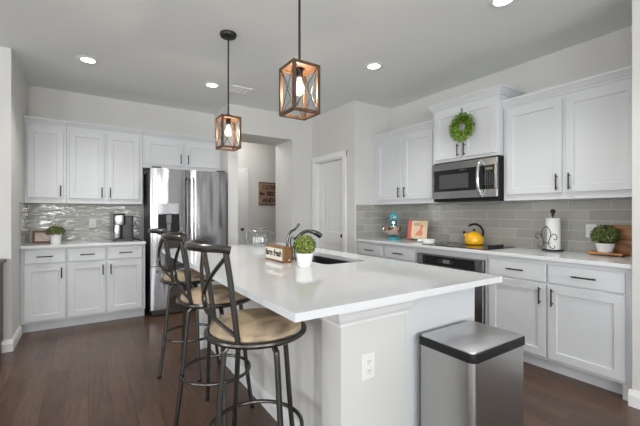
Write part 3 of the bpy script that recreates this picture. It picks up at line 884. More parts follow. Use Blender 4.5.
MB().box(FX0 + .02, FX0 + .12, FY + .02, FY + .14, FZ, FZ + .022, .005).build('hinge_cover', M['dark_grey'], fr)
MB().box(FX1 - .12, FX1 - .02, FY + .02, FY + .14, FZ, FZ + .022, .005).build('hinge_cover', M['dark_grey'], fr)

# ------------------------------------------------------------------ microwave
MY0, MY1, MZ0, MZ1, MX = 1.816, 2.556, 1.388, 1.798, 3.19
mw = thing('microwave', 'stainless over-the-range microwave with curved handle under the wreath cabinet', 'microwave', (3.4, 2.19, MZ0))
MB().box(MX + .025, XR - .012, MY0, MY1, MZ0, MZ1, .003).build('body', M['black'], mw)
mdoor = MB()
mdoor.box(MX, MX + .024, MY0 + .150, MY1, MZ1 - .085, MZ1 - .012, .003).box(MX, MX + .024, MY0 + .150, MY1, MZ0 + .02, MZ0 + .098, .003)
mdoor.box(MX, MX + .024, MY1 - .022, MY1, MZ0 + .098, MZ1 - .085)
o = mdoor.build('door', M['steel'], mw)
MB().box(MX + .003, MX + .022, MY0 + .150, MY1 - .022, MZ0 + .098, MZ1 - .085, .001).build('door_glass', M['black_glass'], o)
MB().box(MX + .0015, MX + .006, MY0 + .30, MY1 - .09, MZ0 + .125, MZ1 - .135, .001).build('window_mesh', M['dark_grey'], o)
MB().box(MX + .001, MX + .006, 2.14, 2.22, MZ1 - .104, MZ1 - .097).build('badge', M['steel'], o)
hp = [(MX + .004, MY0 + .162, MZ0 + .04), (MX - .028, MY0 + .162, MZ0 + .06), (MX - .05, MY0 + .162, MZ0 + .13), (MX - .056, MY0 + .162, MZ0 + .20), (MX - .05, MY0 + .162, MZ1 - .12), (MX - .028, MY0 + .162, MZ1 - .05), (MX + .004, MY0 + .162, MZ1 - .03)]
MB().tube(smooth_path(hp, 4), .0145, 12).build('handle', M['chrome'], o, True)
cp = MB().box(MX, MX + .024, MY0, MY0 + .149, MZ1 - .085, MZ1 - .012, .003).box(MX, MX + .024, MY0, MY0 + .149, MZ0 + .02, MZ0 + .098, .003).box(MX, MX + .024, MY0, MY0 + .026, MZ0 + .098, MZ1 - .085)
cp = cp.build('control_panel', M['steel'], mw)
MB().box(MX + .002, MX + .022, MY0 + .026, MY0 + .149, MZ0 + .098, MZ1 - .085).build('keypad', M['black_glass'], cp)
MB().box(MX + .0005, MX + .004, MY0 + .045, MY0 + .115, MZ1 - .128, MZ1 - .104).build('display', M['lcd'], cp)
mb = MB()
for r in range(7):
    for c in range(4):
        if r == 0 and c in (0, 3): continue
        y = MY0 + .040 + c * .027; z = MZ1 - .148 - r * .0195
        mb.box(MX + .0008, MX + .003, y, y + .011, z - .004, z)
mb.build('keys', M['key'], cp)
MB().box(MX + .01, MX + .30, MY0 + .01, MY1 - .01, MZ0 - .012, MZ0).build('vent_grille', M['black'], mw)

# ------------------------------------------------------------------ cooktop, oven
ct = thing('cooktop', 'black glass electric cooktop set in the range wall countertop', 'cooktop', (3.30, 2.2, ZC))
MB().rbox(3.04, 3.55, 1.825, 2.585, ZC + .0005, ZC + .007, .012, 4).build('glass_top', M['black_glass'], ct)
mb = MB()
for bx, by, br in ((3.17, 2.43, .105), (3.42, 2.44, .08), (3.42, 2.17, .10), (3.17, 2.14, .075)):
    mb.lathe([(br, .0071), (br, .0076), (br - .003, .0076), (br - .003, .0071), (br, .0071)], (bx, by, ZC), 32)
mb.build('burner_rings', M['dark_grey'], ct)
for k in range(4):
    kx = 3.205 + k * .068
    MB().lathe([(0, .030), (.013, .030), (.017, .024), (.019, .008), (.025, .0072), (0, .0072)], (kx, 1.895, ZC), 16).build('knob', M['black'], ct, True)

ov = thing('built_in_oven', 'stainless built-in oven with black control panel under the cooktop', 'oven', (3.0, 2.2, .2))
MB().box(2.992, 3.56, 1.824, 2.586, .205, .822).build('oven_body', M['dark_grey'], ov)
mb = MB().box(2.972, 2.991, 1.822, 2.588, .715, .8215, .002)
cpn = mb.build('control_panel', M['steel'], ov)
MB().box(2.968, 2.9725, 1.905, 2.505, .722, .812, .001).build('panel_glass', M['black_glass'], cpn)
mb = MB()
mb.box(2.9665, 2.9685, 2.17, 2.25, .752, .788)
mb.build('display', M['oven_lcd'], cpn)
mb = MB()
for dy in (-.075, -.055, .055, .075, .095):
    for dzz in (.758, .778): mb.box(2.9668, 2.9685, 2.21 + dy - .006, 2.21 + dy + .004, dzz - .002, dzz + .002)
mb.build('touch_marks', M['key'], cpn)
od = MB().box(2.968, 2.991, 1.822, 2.588, .208, .71, .003).build('oven_door', M['steel'], ov)
MB().box(2.966, 2.9685, 1.93, 2.48, .29, .60, .001).build('door_glass', M['black_glass'], od)
MB().tube([(2.972, 1.89, .665), (2.93, 1.89, .665), (2.925, 1.91, .665), (2.925, 2.50, .665), (2.93, 2.52, .665), (2.972, 2.52, .665)], .011, 10).build('handle', M['steel'], od, True)

# ------------------------------------------------------------------ stools
SEAT_Z = .735; SR = .213
def make_stool(x, y, label):
    t = thing('bar_stool', label, 'bar stool', (x, y, 0), 'swivel bar stools along the island')
    P = lambda a, b, z: (x + a, y + b, z)
    MB().lathe([(0, .0), (SR - .025, .0), (SR - .012, .012), (SR - .014, .03), (SR - .04, .045), (SR * .5, .053), (0, .055)], P(0, 0, SEAT_Z), 40).build('seat', M['seat'], t, True)
    MB().tube([P(SR * math.cos(a), SR * math.sin(a), SEAT_Z) for a in [2 * PI * k / 48 for k in range(48)]], .0125, 10, True).build('seat_rim', M['stool_metal'], t, True)
    mb = MB().lathe([(0, 0), (.075, 0), (.075, -.02), (.05, -.03), (0, -.03)], P(0, 0, SEAT_Z - .005), 24)
    for a in (0, PI / 2): mb.bar(P(-.2 * math.cos(a), -.2 * math.sin(a), SEAT_Z - .008), P(.2 * math.cos(a), .2 * math.sin(a), SEAT_Z - .008), .025, .008)
    mb.build('swivel_plate', M['stool_metal'], t)
    FR = .204
    MB().tube([P(FR * math.cos(a), FR * math.sin(a), .30) for a in [2 * PI * k / 48 for k in range(48)]], .0095, 10, True).build('foot_ring', M['stool_metal'], t, True)
    for k in range(4):
        a = k * PI / 2 + .17; c, s = math.cos(a), math.sin(a)
        prof = [(.06, SEAT_Z - .032), (.12, SEAT_Z - .034), (.150, SEAT_Z - .056), (.161, SEAT_Z - .10), (.192, .30), (.230, .012)]
        lg = MB().tube(smooth_path([P(r * c, r * s, z) for r, z in prof], 4), .0125, 10).build('leg', M['stool_metal'], t, True)
        MB().lathe([(0, 0), (.014, 0), (.014, .016), (0, .016)], P(.231 * c, .231 * s, 0), 12).build('foot_cap', M['black'], lg, True)
    topz = 1.112
    for s in (-1, 1):
        pp = smooth_path([P(-.138, .158 * s, SEAT_Z - .01), P(-.156, .164 * s, .86), P(-.173, .168 * s, .99), P(-.194, .172 * s, topz)], 4)
        MB().tube(pp, .0115, 10).build('back_post', M['stool_metal'], t, True)
        cc = smooth_path([P(-.192, .166 * s, topz - .03), P(-.220, .080 * s, 1.005), P(-.230, .012 * s, .935), P(-.228, -.014 * s, .892), P(-.220, .010 * s, .855), P(-.195, .080 * s, .818), P(-.150, .154 * s, .775)], 4)
        MB().tube(cc, .0085, 8).build('back_brace', M['stool_metal'], t, True)
    rail = smooth_path([P(-.176, -.180, topz - .002), P(-.206, -.166, topz + .004), P(-.266, -.098, topz + .006), P(-.290, 0, topz + .006), P(-.266, .098, topz + .006), P(-.206, .166, topz + .004), P(-.176, .180, topz - .002)], 5)
    MB().tube(rail, .016, 10, flat=1.0).build('top_rail', M['stool_metal'], t, True)
    return t
s0 = make_stool(.628, 1.465, 'bar stool with tan round seat at the corner of the island by the outlet')
s0.rotation_euler.z = -.02
for x, y, r, lb in ((.650, 2.14, -.24, 'middle bar stool of the three, second from the island corner with the outlet'),
                    (.680, 2.90, -.12, 'bar stool furthest along the island, standing in front of the fridge')):
    c = copy_tree(s0); c.location = (x, y, 0); c.rotation_euler.z = r; c['label'] = lb

# ------------------------------------------------------------------ trash can
TX0, TX1, TY0, TY1, TH = 1.314, 1.740, .845, 1.142, .665
tc_ = thing('trash_can', 'tall stainless steel rectangular trash can with grey lid at the island end', 'trash can', (1.525, 1.0, 0))
MB().rbox(TX0 + .004, TX1 - .004, TY0 + .004, TY1 - .004, .012, TH - .034, .028, 8).build('body', M['can_steel'], tc_, True, angle=40)
MB().rbox(TX0, TX1, TY0, TY1, 0, .016, .024, 8).build('base', M['black'], tc_, True, angle=40)
MB().rbox(TX0, TX1, TY0, TY1, TH - .036, TH, .024, 8, .003).build('rim', M['black'], tc_, True, angle=40)
MB().rbox(TX0 + .008, TX1 - .008, TY0 + .008, TY1 - .008, TH - .002, TH + .006, .02, 8, .003).build('lid', M['lid_steel'], tc_, True, angle=40)
MB().box(1.47, 1.58, TY0 - .03, TY0 + .01, .02, .04, .004).build('pedal', M['steel'], tc_)

# ------------------------------------------------------------------ outlets
def outlet(c, n, label, gang=1, parts=True):
    """c centre on the surface, n outward normal axis '-x' or '-y'"""
    f = (lambda u, w, z: Vector((c[0] - w, c[1] + u, c[2] + z))) if n == '-x' else (lambda u, w, z: Vector((c[0] + u, c[1] - w, c[2] + z)))
    t = thing('wall_outlet', label, 'electrical outlet', c, 'wall outlets')
    fbox(MB(), f, -.037 * gang, .037 * gang, .0005, .006, -.058, .058) and None
    mb = MB(); t_ = mb
    a, b = f(-.037 * gang, .0005, -.058), f(.037 * gang, .006, .058)
    mb.box(min(a.x, b.x), max(a.x, b.x), min(a.y, b.y), max(a.y, b.y), a.z, b.z, .002).build('plate', M['white_plastic'], t)
    for zz in (-.021, .021):
        mb = MB(); a, b = f(-.017, .006, zz - .015), f(.017, .0085, zz + .015)
        mb.box(min(a.x, b.x), max(a.x, b.x), min(a.y, b.y), max(a.y, b.y), a.z, b.z, .002)
        so = mb.build('socket', M['white_plastic'], t)
        mb = MB()
        for u, z0, z1 in ((-.007, -.001, .008), (.007, -.001, .008), (0, -.010, -.005)):
            a, b = f(u - .0014, .0084, zz + z0), f(u + .0014, .0092, zz + z1)
            mb.box(min(a.x, b.x), max(a.x, b.x), min(a.y, b.y), max(a.y, b.y), a.z, b.z)
        mb.build('slots', M['slot'], so)
outlet((1.028, CY, .578), '-y', 'white double outlet on the end of the island')
outlet((.045, YB - .009, 1.13), '-y', 'white outlet on the wavy tile behind the coffee maker counter')
outlet((XR - .009, 1.225, 1.10), '-x', 'white outlet on the grey tile behind the plant on the wooden board')

# ------------------------------------------------------------------ plants
def foliage_ball(c, r, n, ln, wd, squash=1.0, seed=1, zmin=-1):
    rd = random.Random(seed); mb = MB()
    k = 0
    while k < n:
        d = Vector((rd.gauss(0, 1), rd.gauss(0, 1), rd.gauss(0, 1))).normalized()
        if d.z < zmin: continue
        k += 1
        rr_ = r * rd.uniform(.68, .96)
        p = Vector(c) + Vector((d.x * rr_, d.y * rr_, d.z * rr_ * squash))
        t = d.orthogonal().normalized(); t.rotate(Quaternion(d, rd.uniform(0, 2 * PI)))
        mb.leaf(p, d * rd.uniform(.25, .9) + t, d, ln * rd.uniform(.7, 1.2), wd * rd.uniform(.8, 1.2))
    return mb

def potted_ball(name, label, x, y, z, pot_r0, pot_r1, pot_h, ball_c, ball_r, n, leaf, lm, squash=1.0, seed=1, zmin=-1):
    t = thing(name, label, 'plant', (x, y, z))
    MB().lathe([(0, 0), (pot_r0 - .003, 0), (pot_r0, .004), (pot_r1 - .001, pot_h - .006), (pot_r1, pot_h), (pot_r1 - .006, pot_h), (pot_r1 - .008, pot_h - .01), (0, pot_h - .01)], (x, y, z + .0005), 32).build('pot', M['ceramic'], t, True)
    foliage_ball((x, y, z + ball_c), ball_r, n, leaf, leaf * .62, squash, seed, zmin).build('foliage', M[lm], t, recalc=False)
    MB().ball((x, y, z + ball_c), ball_r * .68, 2, (1, 1, squash)).build('twig_core', M['stem'], t, True)  # dark ball standing in for shade in the gaps between leaves
    MB().lathe([(0, pot_h - .0095), (pot_r1 - .009, pot_h - .0095), (pot_r1 * .5, pot_h + .004), (0, pot_h + .006)], (x, y, z), 20).build('soil', M['soil'], t)
    return t
potted_ball('potted_plant', 'round green topiary ball in a white pot on the island beside the sink', 1.136, 1.89, ZC, .040, .055, .088, .133, .066, 900, .021, 'leaf', seed=3)
potted_ball('potted_plant', 'dark green plant in a white pot beside the small framed picture', -.305, 4.90, ZC, .046, .054, .105, .135, .082, 600, .026, 'leaf_dark', .62, 5, -.5)

# ------------------------------------------------------------------ island objects
# wooden block sign
SGX, SGY0, SGY1, SGH = 1.092, 2.098, 2.385, .108
sg = thing('block_sign', 'wooden block sign reading farm fresh on the island by the faucet', 'sign', (SGX + .035, 2.24, ZC))
MB().box(SGX, SGX + .07, SGY0, SGY1, ZC + .0005, ZC + SGH, .003).build('block', M['wood_sign'], sg)
MB().box(SGX - .003, SGX + .001, SGY0 + .013, SGY1 - .013, ZC + .014, ZC + SGH - .014, .002).build('sign_face', M['cream'], sg)
text_mesh('lettering', 'farm fresh', .060, M['ink'], sg, (SGX - .0032, (SGY0 + SGY1) / 2, ZC + .060), (0, -1, 0), (0, 0, 1), .0008, shear=.12, bold=.0022)
MB().lathe([(0, -.004), (.005, -.003), (.005, 0), (0, 0)], (SGX + .045, SGY0, ZC + .02), 12, 'Y').build('stud', M['cream'], sg)

# glass cake dome
cd = thing('cake_dome', 'clear glass cake dome with knob on the far end of the island', 'cake dome', (1.49, 3.38, ZC))
cx, cy = 1.49, 3.38
MB().lathe([(0, 0), (.09, 0), (.10, .004), (.165, .012), (.17, .017), (.165, .020), (0, .016)], (cx, cy, ZC + .0005), 40).build('plate', M['glass'], cd, True)
po = [(.150, .0), (.150, .075), (.146, .105), (.130, .128), (.095, .143), (.05, .150), (.016, .153)]
pi_ = [(r - .0035 if r > .02 else .012, h - .0035) for r, h in po]
pi_[0] = (.1465, 0)
t = MB().lathe(po + [(.012, .156), (.012, .162), (.021, .170), (.023, .178), (.018, .188), (0, .191)] + [(0, .147)] + pi_[::-1][:-1] + [(.1465, .0), (.150, .0)], (cx, cy, ZC + .021), 40)
t.build('dome', M['glass'], cd, True)

# ------------------------------------------------------------------ range wall objects
def mixer():
    x, y, z = 3.33, 3.29, ZC
    t = thing('stand_mixer', 'teal stand mixer with shiny metal bowl on the counter corner', 'stand mixer', (x, y, z))
    # local axes: forward (towards the camera) and sideways
    fw = Vector((-.70, -.71, 0)).normalized(); sd = Vector((fw.y, -fw.x, 0))
    F = lambda a, b, h: Vector((x, y, z)) + fw * a + sd * b + Vector((0, 0, h))
    base = [F(.15 * math.cos(q) * (1 if math.cos(q) > 0 else .8) + .01, .088 * math.sin(q), 0) for q in [2 * PI * k / 28 for k in range(28)]]
    MB().loft([[p + Vector((0, 0, h)) for p in [F(0, 0, 0) + (q - F(0, 0, 0)) * s for q in base]] for s, h in ((.97, .0005), (1, .006), (1, .022), (.93, .032), (.8, .036))]).build('base', M['teal'], t, True)
    col = lambda a, w, d, h: [F(a + d * math.cos(q), w * math.sin(q), h) for q in [2 * PI * k / 20 for k in range(20)]]
    MB().loft([col(-.085, .052, .04, .03), col(-.088, .045, .036, .10), col(-.088, .046, .038, .19), col(-.08, .05, .045, .235), col(-.07, .045, .04, .255)]).build('column', M['teal'], t, True)
    hd = lambda a, w, h0, hh: [F(a, w * math.cos(q), h0 + hh * math.sin(q)) for q in [2 * PI * k / 22 for k in range(22)]]
    hdo = MB().loft([hd(-.135, .02, .285, .025), hd(-.125, .046, .285, .05), hd(-.08, .06, .287, .062), hd(.02, .062, .290, .063), hd(.09, .058, .288, .06), hd(.122, .046, .285, .048), hd(.128, .03, .284, .032)]).build('head', M['teal'], t, True)
    MB().loft([hd(.126, .024, .284, .026), hd(.136, .022, .284, .024), hd(.138, .014, .284, .016)]).build('hub_cap', M['gun'], hdo, True)
    MB().loft([hd(-.06, .0625, .286, .012), hd(.085, .0625, .286, .010)]).build('trim_band', M['steel'], hdo)
    MB().lathe([(.0, 0), (.03, 0), (.03, -.03), (.008, -.035), (.008, -.09), (0, -.09)], F(.07, 0, .235), 16).build('beater_shaft', M['chrome'], t, True)
    MB().lathe([(0, .002), (.045, .002), (.05, .012), (.055, .02), (.080, .05), (.098, .09), (.103, .135), (.106, .137), (.100, .137), (.094, .09), (.075, .052), (.0, .025)], F(.07, 0, .034), 32).build('bowl', M['copper'], t, True)
    MB().tube(smooth_path([F(.07 + .03, .098, .155), F(.07 + .05, .125, .15), F(.07 + .05, .13, .11), F(.07 + .03, .092, .10)], 5), .006, 8).build('bowl_handle', M['copper'], t, True)
    MB().ball(F(-.05, .066, .275), .010, 2).build('speed_knob', M['black'], t)
mixer()

# cookbook leaning on an easel
bk = thing('cookbook', 'cream cookbook with red spine leaning beside the stand mixer', 'book', (3.42, 2.96, ZC))
bc = Vector((3.40, 2.955, ZC + .022)); bn = Vector((-.91, -.41, 0)).normalized(); bs = Vector((bn.y, -bn.x, 0))   # bs: reading direction (to the viewer's right)
bs = -bs if bs.dot(Vector((.83, -.55, 0))) < 0 else bs
up = (Vector((0, 0, 1)) - bn * .30).normalized(); nn = bs.cross(up)
if nn.dot(bn) < 0: nn = -nn
Q = lambda u, v, w_: bc + bs * u + up * v + nn * w_
def slab(u0, u1, v0, v1, w0, w1):
    return MB().loft([[Q(u0, v0, w_), Q(u1, v0, w_), Q(u1, v1, w_), Q(u0, v1, w_)] for w_ in (w0, w1)])
slab(-.112, .112, .002, .228, -.010, .004).build('pages', M['page'], bk)
slab(-.118, .118, 0, .23, .004, .0075).build('front_cover', M['book_cover'], bk)
slab(-.118, .118, 0, .23, -.014, -.010).build('back_cover', M['book_red'], bk)
slab(-.124, -.078, 0, .23, -.014, .0082).build('spine', M['book_red'], bk)
mb = MB()
fig = [(.02, .04), (.055, .03), (.065, .08), (.05, .12), (.068, .15), (.06, .18), (.035, .185), (.02, .16), (.03, .13), (.005, .10), (-.02, .07), (-.03, .04)]
mb.loft([[Q(u, v, w_) for u, v in fig] for w_ in (.0075, .0083)]).build('cover_print', M['book_pink'], bk)
mb = MB()
for k in range(3): mb.loft([[Q(u, v, w_) for u, v in ((-.055, .195 - k * .014), (.02, .195 - k * .014), (.02, .201 - k * .014), (-.055, .201 - k * .014))] for w_ in (.0075, .0082)])
mb.build('cover_rule', M['photo_mark'], bk)
es_ = thing('book_easel', 'small black wire easel holding the cream cookbook', 'stand', (3.42, 2.96, ZC))
mb = MB()
for s in (-.06, .06):
    mb.tube(smooth_path([Q(s, .012, .034), Q(s, -.008, .030), Q(s, -.008, .004), Q(s, -.008, -.022), Q(s, .04, -.022), Q(s, .17, -.022)], 3), .003, 6)
    b0 = Q(s, .16, -.021); mb.cyl(b0, (b0.x + .03, b0.y + .022, ZC + .004), .003, 6)
    p = Q(s, -.008, .022); mb.cyl(p, (p.x, p.y, ZC + .001), .003, 6)
mb.cyl(Q(-.06, .10, -.021), Q(.06, .10, -.021), .003, 6).build('easel_wire', M['black_metal'], es_, True)

# spoon rest in front of the cookbook
sr = thing('spoon_rest', 'small white ceramic spoon rest on the counter beside the cookbook', 'spoon rest', (3.26, 2.69, ZC))
def oval(cx, cy, rx, ry, z, rot=.3, n=24):
    return [Vector((cx + rx * math.cos(q) * math.cos(rot) - ry * math.sin(q) * math.sin(rot), cy + rx * math.cos(q) * math.sin(rot) + ry * math.sin(q) * math.cos(rot), z)) for q in [2 * PI * k / n for k in range(n)]]
zc = ZC + .0005
RT = -1.1
MB().loft([oval(3.27, 2.675, .058, .036, zc, RT), oval(3.27, 2.675, .072, .046, zc + .028, RT), oval(3.27, 2.675, .075, .048, zc + .040, RT), oval(3.27, 2.675, .068, .042, zc + .040, RT), oval(3.27, 2.675, .055, .034, zc + .014, RT)]).build('dish', M['ceramic'], sr, True)
MB().tube(smooth_path([(3.243, 2.73, zc + .030), (3.23, 2.76, zc + .024), (3.218, 2.785, zc + .019)], 4), .018, 12, flat=.9).build('rest_handle', M['ceramic'], sr, True)

# kettle
def kettle():
    x, y, z = 3.43, 2.205, ZC + .0078
    t = thing('kettle', 'yellow enamel kettle with black arched handle on the cooktop', 'kettle', (x, y, z))
    MB().lathe([(0, 0), (.078, 0), (.088, .006), (.094, .030), (.093, .06), (.083, .092), (.062, .115), (.044, .124), (.040, .127), (0, .127)], (x, y, z + .0005), 36).build('body', M['yellow'], t, True)
    MB().lathe([(0, .141), (.010, .140), (.030, .134), (.042, .128), (.042, .125), (0, .125)], (x, y, z), 28).build('lid', M['yellow'], t, True)
    MB().lathe([(0, .165), (.009, .164), (.013, .156), (.010, .147), (.005, .143), (.005, .139), (0, .139)], (x, y, z), 16).build('lid_knob', M['black'], t, True)
    d = Vector((-.40, .92, 0)).normalized()
    C = Vector((x, y, z))
    MB().tube([C + d * .070 + Vector((0, 0, .075)), C + d * .085 + Vector((0, 0, .098)), C + d * .098 + Vector((0, 0, .120))], [.022, .016, .012], 14).build('spout', M['yellow'], t, True)
    MB().tube([C + d * .092 + Vector((0, 0, .112)), C + d * .106 + Vector((0, 0, .134))], [.0145, .013], 14).build('whistle', M['black'], t, True)
    hp = [C - d * .080 + Vector((0, 0, .085)), C - d * .088 + Vector((0, 0, .13)), C - d * .066 + Vector((0, 0, .185)), C - d * .015 + Vector((0, 0, .215)), C + d * .035 + Vector((0, 0, .205)), C + d * .05 + Vector((0, 0, .19))]
    MB().tube(smooth_path(hp, 5), .0115, 12).build('handle', M['black'], t, True)
kettle()

# paper towel holder
px, py = 3.475, 1.465
ph = thing('paper_towel_holder', 'black wire paper towel holder with fleur-de-lis front', 'paper towel holder', (px, py, ZC))
MB().cyl((px, py, ZC + .012), (px, py, ZC + .315), .005, 10).build('post', M['black_metal'], ph, True)
MB().lathe([(0, .375), (.012, .372), (.020, .36), (.021, .348), (.014, .336), (.008, .33), (.013, .324), (.013, .315), (0, .315)], (px, py, ZC), 18).build('finial', M['black_metal'], ph, True)
mb = MB().tube([(px + .075 * math.cos(a), py + .075 * math.sin(a), ZC + .010) for a in [2 * PI * k / 32 for k in range(32)]], .005, 8, True)
for a in (0, PI / 2): mb.cyl((px - .075 * math.cos(a), py - .075 * math.sin(a), ZC + .010), (px + .075 * math.cos(a), py + .075 * math.sin(a), ZC + .010), .004, 8)
for k in range(4):
    a = PI / 4 + k * PI / 2; mb.ball((px + .082 * math.cos(a), py + .082 * math.sin(a), ZC + .0095), .009, 2)
mb.build('base_ring', M['black_metal'], ph, True)
hd_ = Vector((-.95, .30, 0)).normalized(); hs = Vector((-.30, -.95, 0)).normalized()
H = lambda u, v: Vector((px, py, ZC)) + hd_ * .078 + hs * (u * 1.25) + Vector((0, 0, v))
mb = MB()
for s in (-1, 1):
    mb.tube(smooth_path([H(0, .225), H(s * .028, .19), H(s * .036, .15), H(s * .024, .10), H(s * .014, .075)], 5), .003, 6)
    mb.tube(smooth_path([H(s * .016, .075), H(s * .03, .12), H(s * .055, .155), H(s * .08, .148), H(s * .084, .12), H(s * .07, .105), H(s * .062, .118)], 5), .003, 6)
    mb.tube(smooth_path([H(s * .014, .075), H(s * .028, .045), H(s * .052, .03), H(s * .068, .042), H(s * .062, .055)], 5), .003, 6)
mb.tube([H(0, .225), H(0, .012)], .003, 6).tube([H(-.028, .075), H(.028, .075)], .004, 6)
mb.tube([H(0, .012), H(0, .012) - hd_ * .01], .004, 6)
mb.build('fleur_de_lis', M['black_metal'], ph, True)
tag(MB().lathe([(.018, .0), (.057, .0), (.057, .278), (.018, .278), (.018, .0)], (px, py, ZC + .017), 36).build('paper_towel_roll', M['paper'], None, True), 'white paper towel roll on the black wire holder', 'paper towels')

# board, plant, cutting board by the dividing wall
WB = thing('serving_board', 'thin reddish wooden board under the bushy potted plant', 'board', (3.50, 1.09, ZC))
MB().box(3.40, 3.545, .955, 1.185, ZC + .0105, ZC + .026, .003).build('slab', M['wood_board'], WB)
mb = MB()
for a in (3.415, 3.53):
    for b in (.975, 1.165): mb.cyl((a, b, ZC + .0005), (a, b, ZC + .011), .008, 10)
mb.build('feet', M['wood_board'], WB)
potted_ball('potted_plant', 'bushy dark green plant in a low white pot on the wooden board', 3.452, 1.078, ZC + .0265, .050, .064, .072, .124, .092, 1100, .024, 'leaf_dark', .98, 9, -.45)
cb = thing('cutting_board', 'large wooden plank cutting board leaning on the tile by the dividing wall', 'cutting board', (3.57, .95, ZC))
lean = .018
for k in range(4):
    z0 = ZC + .001 + k * .061
    MB().loft([[Vector((3.556 + z_ * lean * 4 + w_, y_, ZC + .001 + z_)) for z_, y_ in ((k * .061, .80), (k * .061, 1.075), (k * .061 + .0595, 1.075), (k * .061 + .0595, .80))] for w_ in (0, .018)]).build('plank', M['wood_board'], cb)

# ------------------------------------------------------------------ objects by the fridge wall
pf = thing('picture_frame', 'small brown wooden picture frame leaning in the counter corner', 'picture frame', (-.43, 5.06, ZC))
fx0, fx1, fyb = -.525, -.345, 5.06
ln_ = lambda x, w_, z: Vector((x, fyb + .16 * z - w_, ZC + .001 + z))
def fs(x0, x1, z0, z1, w0, w1): return MB().loft([[ln_(x, w_, z) for x, z in ((x0, z0), (x1, z0), (x1, z1), (x0, z1))] for w_ in (w0, w1)])
for x0, x1, z0, z1 in ((fx0, fx1, 0, .022), (fx0, fx1, .118, .14), (fx0, fx0 + .024, .022, .118), (fx1 - .024, fx1, .022, .118)):
    fs(x0, x1, z0, z1, 0, .022).build('frame_rail', M['wood_frame'], pf)
pc = fs(fx0 + .022, fx1 - .022, .02, .12, .002, .010).build('picture', M['photo'], pf)
mb = MB()
for x0, z0, x1, z1 in ((-.495, .095, -.44, .092), (-.43, .097, -.38, .093), (-.48, .07, -.40, .074), (-.47, .048, -.39, .046)):
    mb.tube(smooth_path([ln_(x0, .0105, z0), ln_((x0 * 2 + x1) / 3, .0105, z0 + .010), ln_((x0 + 2 * x1) / 3, .0105, z1 - .008), ln_(x1, .0105, z1)], 4), .0022, 6)
mb.build('picture_marks', M['photo_mark'], pc)
fs(-.445, -.425, .005, .11, -.004, 0).build('backing_strut', M['wood_frame'], pf)

cm = thing('coffee_maker', 'grey and stainless single-serve coffee maker on the counter beside the fridge', 'coffee maker', (.36, 5.0, ZC))
cx, cy = .36, 4.99
MB().rbox(cx - .105, cx + .105, cy - .15, cy + .14, ZC + .0005, ZC + .03, .03, 5, .004).build('base', M['dark_grey'], cm, True)
MB().rbox(cx - .02, cx + .105, cy - .12, cy + .14, ZC + .03, ZC + .305, .025, 5, .006).build('water_tower', M['dark_grey'], cm, True)
MB().rbox(cx - .112, cx - .022, cy - .12, cy + .12, ZC + .03, ZC + .20, .03, 6, .004).build('tank', M['steel'], cm, True)
MB().rbox(cx - .114, cx + .02, cy - .15, cy + .13, ZC + .20, ZC + .315, .04, 6, .008).build('brew_head', M['steel'], cm, True)
MB().rbox(cx - .10, cx + .01, cy - .14, cy + .12, ZC + .315, ZC + .335, .035, 6, .006).build('top_lid', M['black'], cm, True)
MB().box(cx - .09, cx - .0, cy - .156, cy - .12, ZC + .028, ZC + .04, .003).build('drip_tray', M['black'], cm)
pcable = tag(MB().tube(smooth_path([(.468, 5.03, ZC + .04), (.49, 5.02, ZC + .02), (.52, 4.97, ZC + .006), (.535, 4.90, ZC + .006), (.53, 4.80, ZC + .0055), (.545, 4.74, ZC + .006)], 5), .0045, 8).build('power_cord', M['black'], None, True), 'black power cord trailing from the coffee maker towards the fridge', 'cord')

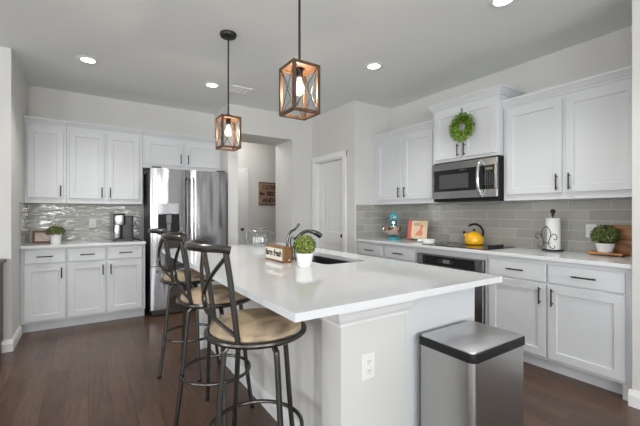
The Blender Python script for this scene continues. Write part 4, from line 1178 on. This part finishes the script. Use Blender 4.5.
# ------------------------------------------------------------------ wreath
wx, wy, wz, WR = 3.162, 2.165, 2.125, .095
wr = thing('wreath', 'green leafy boxwood wreath hanging on the cabinet above the microwave', 'wreath', (wx, wy, wz))
rd = random.Random(4)
MB().tube([(wx, wy + WR * math.cos(a), wz + WR * math.sin(a)) for a in [2 * PI * k / 36 for k in range(36)]], .016, 8, True).build('twig_ring', M['stem'], wr, True)
mb = MB()
for k in range(1350):
    a = rd.uniform(0, 2 * PI); b = rd.uniform(-PI * .55, PI * .55)      # b: around the ring, facing out
    rad = Vector((0, math.cos(a), math.sin(a))); tan = Vector((0, -math.sin(a), math.cos(a)))
    out = Vector((-1, 0, 0)) * math.cos(b) + rad * math.sin(b)
    rr_ = rd.uniform(.012, .043)
    p = Vector((wx, wy, wz)) + rad * WR + Vector((out.x * rr_ * .7, out.y * rr_, out.z * rr_))
    d = out * rd.uniform(.2, .9) + tan * rd.uniform(-.2, 1.0) + Vector((0, 0, rd.uniform(-.3, .3)))
    d.x = min(d.x, .05)
    mb.leaf(p, d, out, rd.uniform(.022, .034), rd.uniform(.010, .016))
mb.build('leaves', M['leaf_bright'], wr, recalc=False)
MB().box(3.1965, 3.1988, 2.1945 - .008, 2.1945 + .008, wz + .11, 2.336).build('ribbon', M['ribbon'], wr)

# ------------------------------------------------------------------ hall sign
hs_ = thing('wall_sign', 'brown wooden plaque about biscuits and gravy on the hall wall', 'sign', (3.09, YH, 1.64))
HX0, HX1 = 2.785, 3.40
MB().box(HX0, HX1, YH - .02, YH - .001, 1.417, 1.868, .003).build('board', M['wood_plaque'], hs_)
mb = MB().box(HX0, HX1, YH - .026, YH - .0205, 1.852, 1.868).box(HX0, HX1, YH - .026, YH - .0205, 1.417, 1.433)
mb.build('edge_strip', M['ink'], hs_)
for z, bd, sz, xx in ((1.765, 'I LOVE YOU', .118, HX0 + .075), (1.640, 'like', .085, HX0 + .025), (1.640, 'BISCUITS', .118, HX0 + .165), (1.510, 'AND GRAVY', .118, HX0 + .075)):
    text_mesh('lettering', bd, sz, M['ink'], hs_, (xx, YH - .0215, z), (1, 0, 0), (0, 0, 1), .0008, align='LEFT', bold=.0035, space=.86)

# ------------------------------------------------------------------ dark sideboard at the picture's edge
sb = thing('sideboard', 'dark wooden sideboard standing against the wall by the cabinet niche', 'sideboard', (-1.2, 4.02, 0))
MB().box(-1.82, -.612, 3.83, 4.178, .815, .845, .004).build('top', M['dark_wood'], sb)
MB().box(-1.80, -.635, 3.855, 4.175, .12, .815).build('body', M['dark_wood'], sb)
for a in (-1.76, -.675):
    for b in (3.885, 4.14): MB().box(a - .03, a + .03, b - .03, b + .03, 0, .12).build('leg', M['dark_wood'], sb)
for k in range(2):
    a = -1.79 + k * .58
    o = MB().box(a, a + .565, 3.838, 3.8545, .14, .80, .003).build('door', M['dark_wood'], sb)
    MB().ball((a + (.53 if k == 0 else .035), 3.828, .5), .012, 2).build('knob', M['gun'], o)
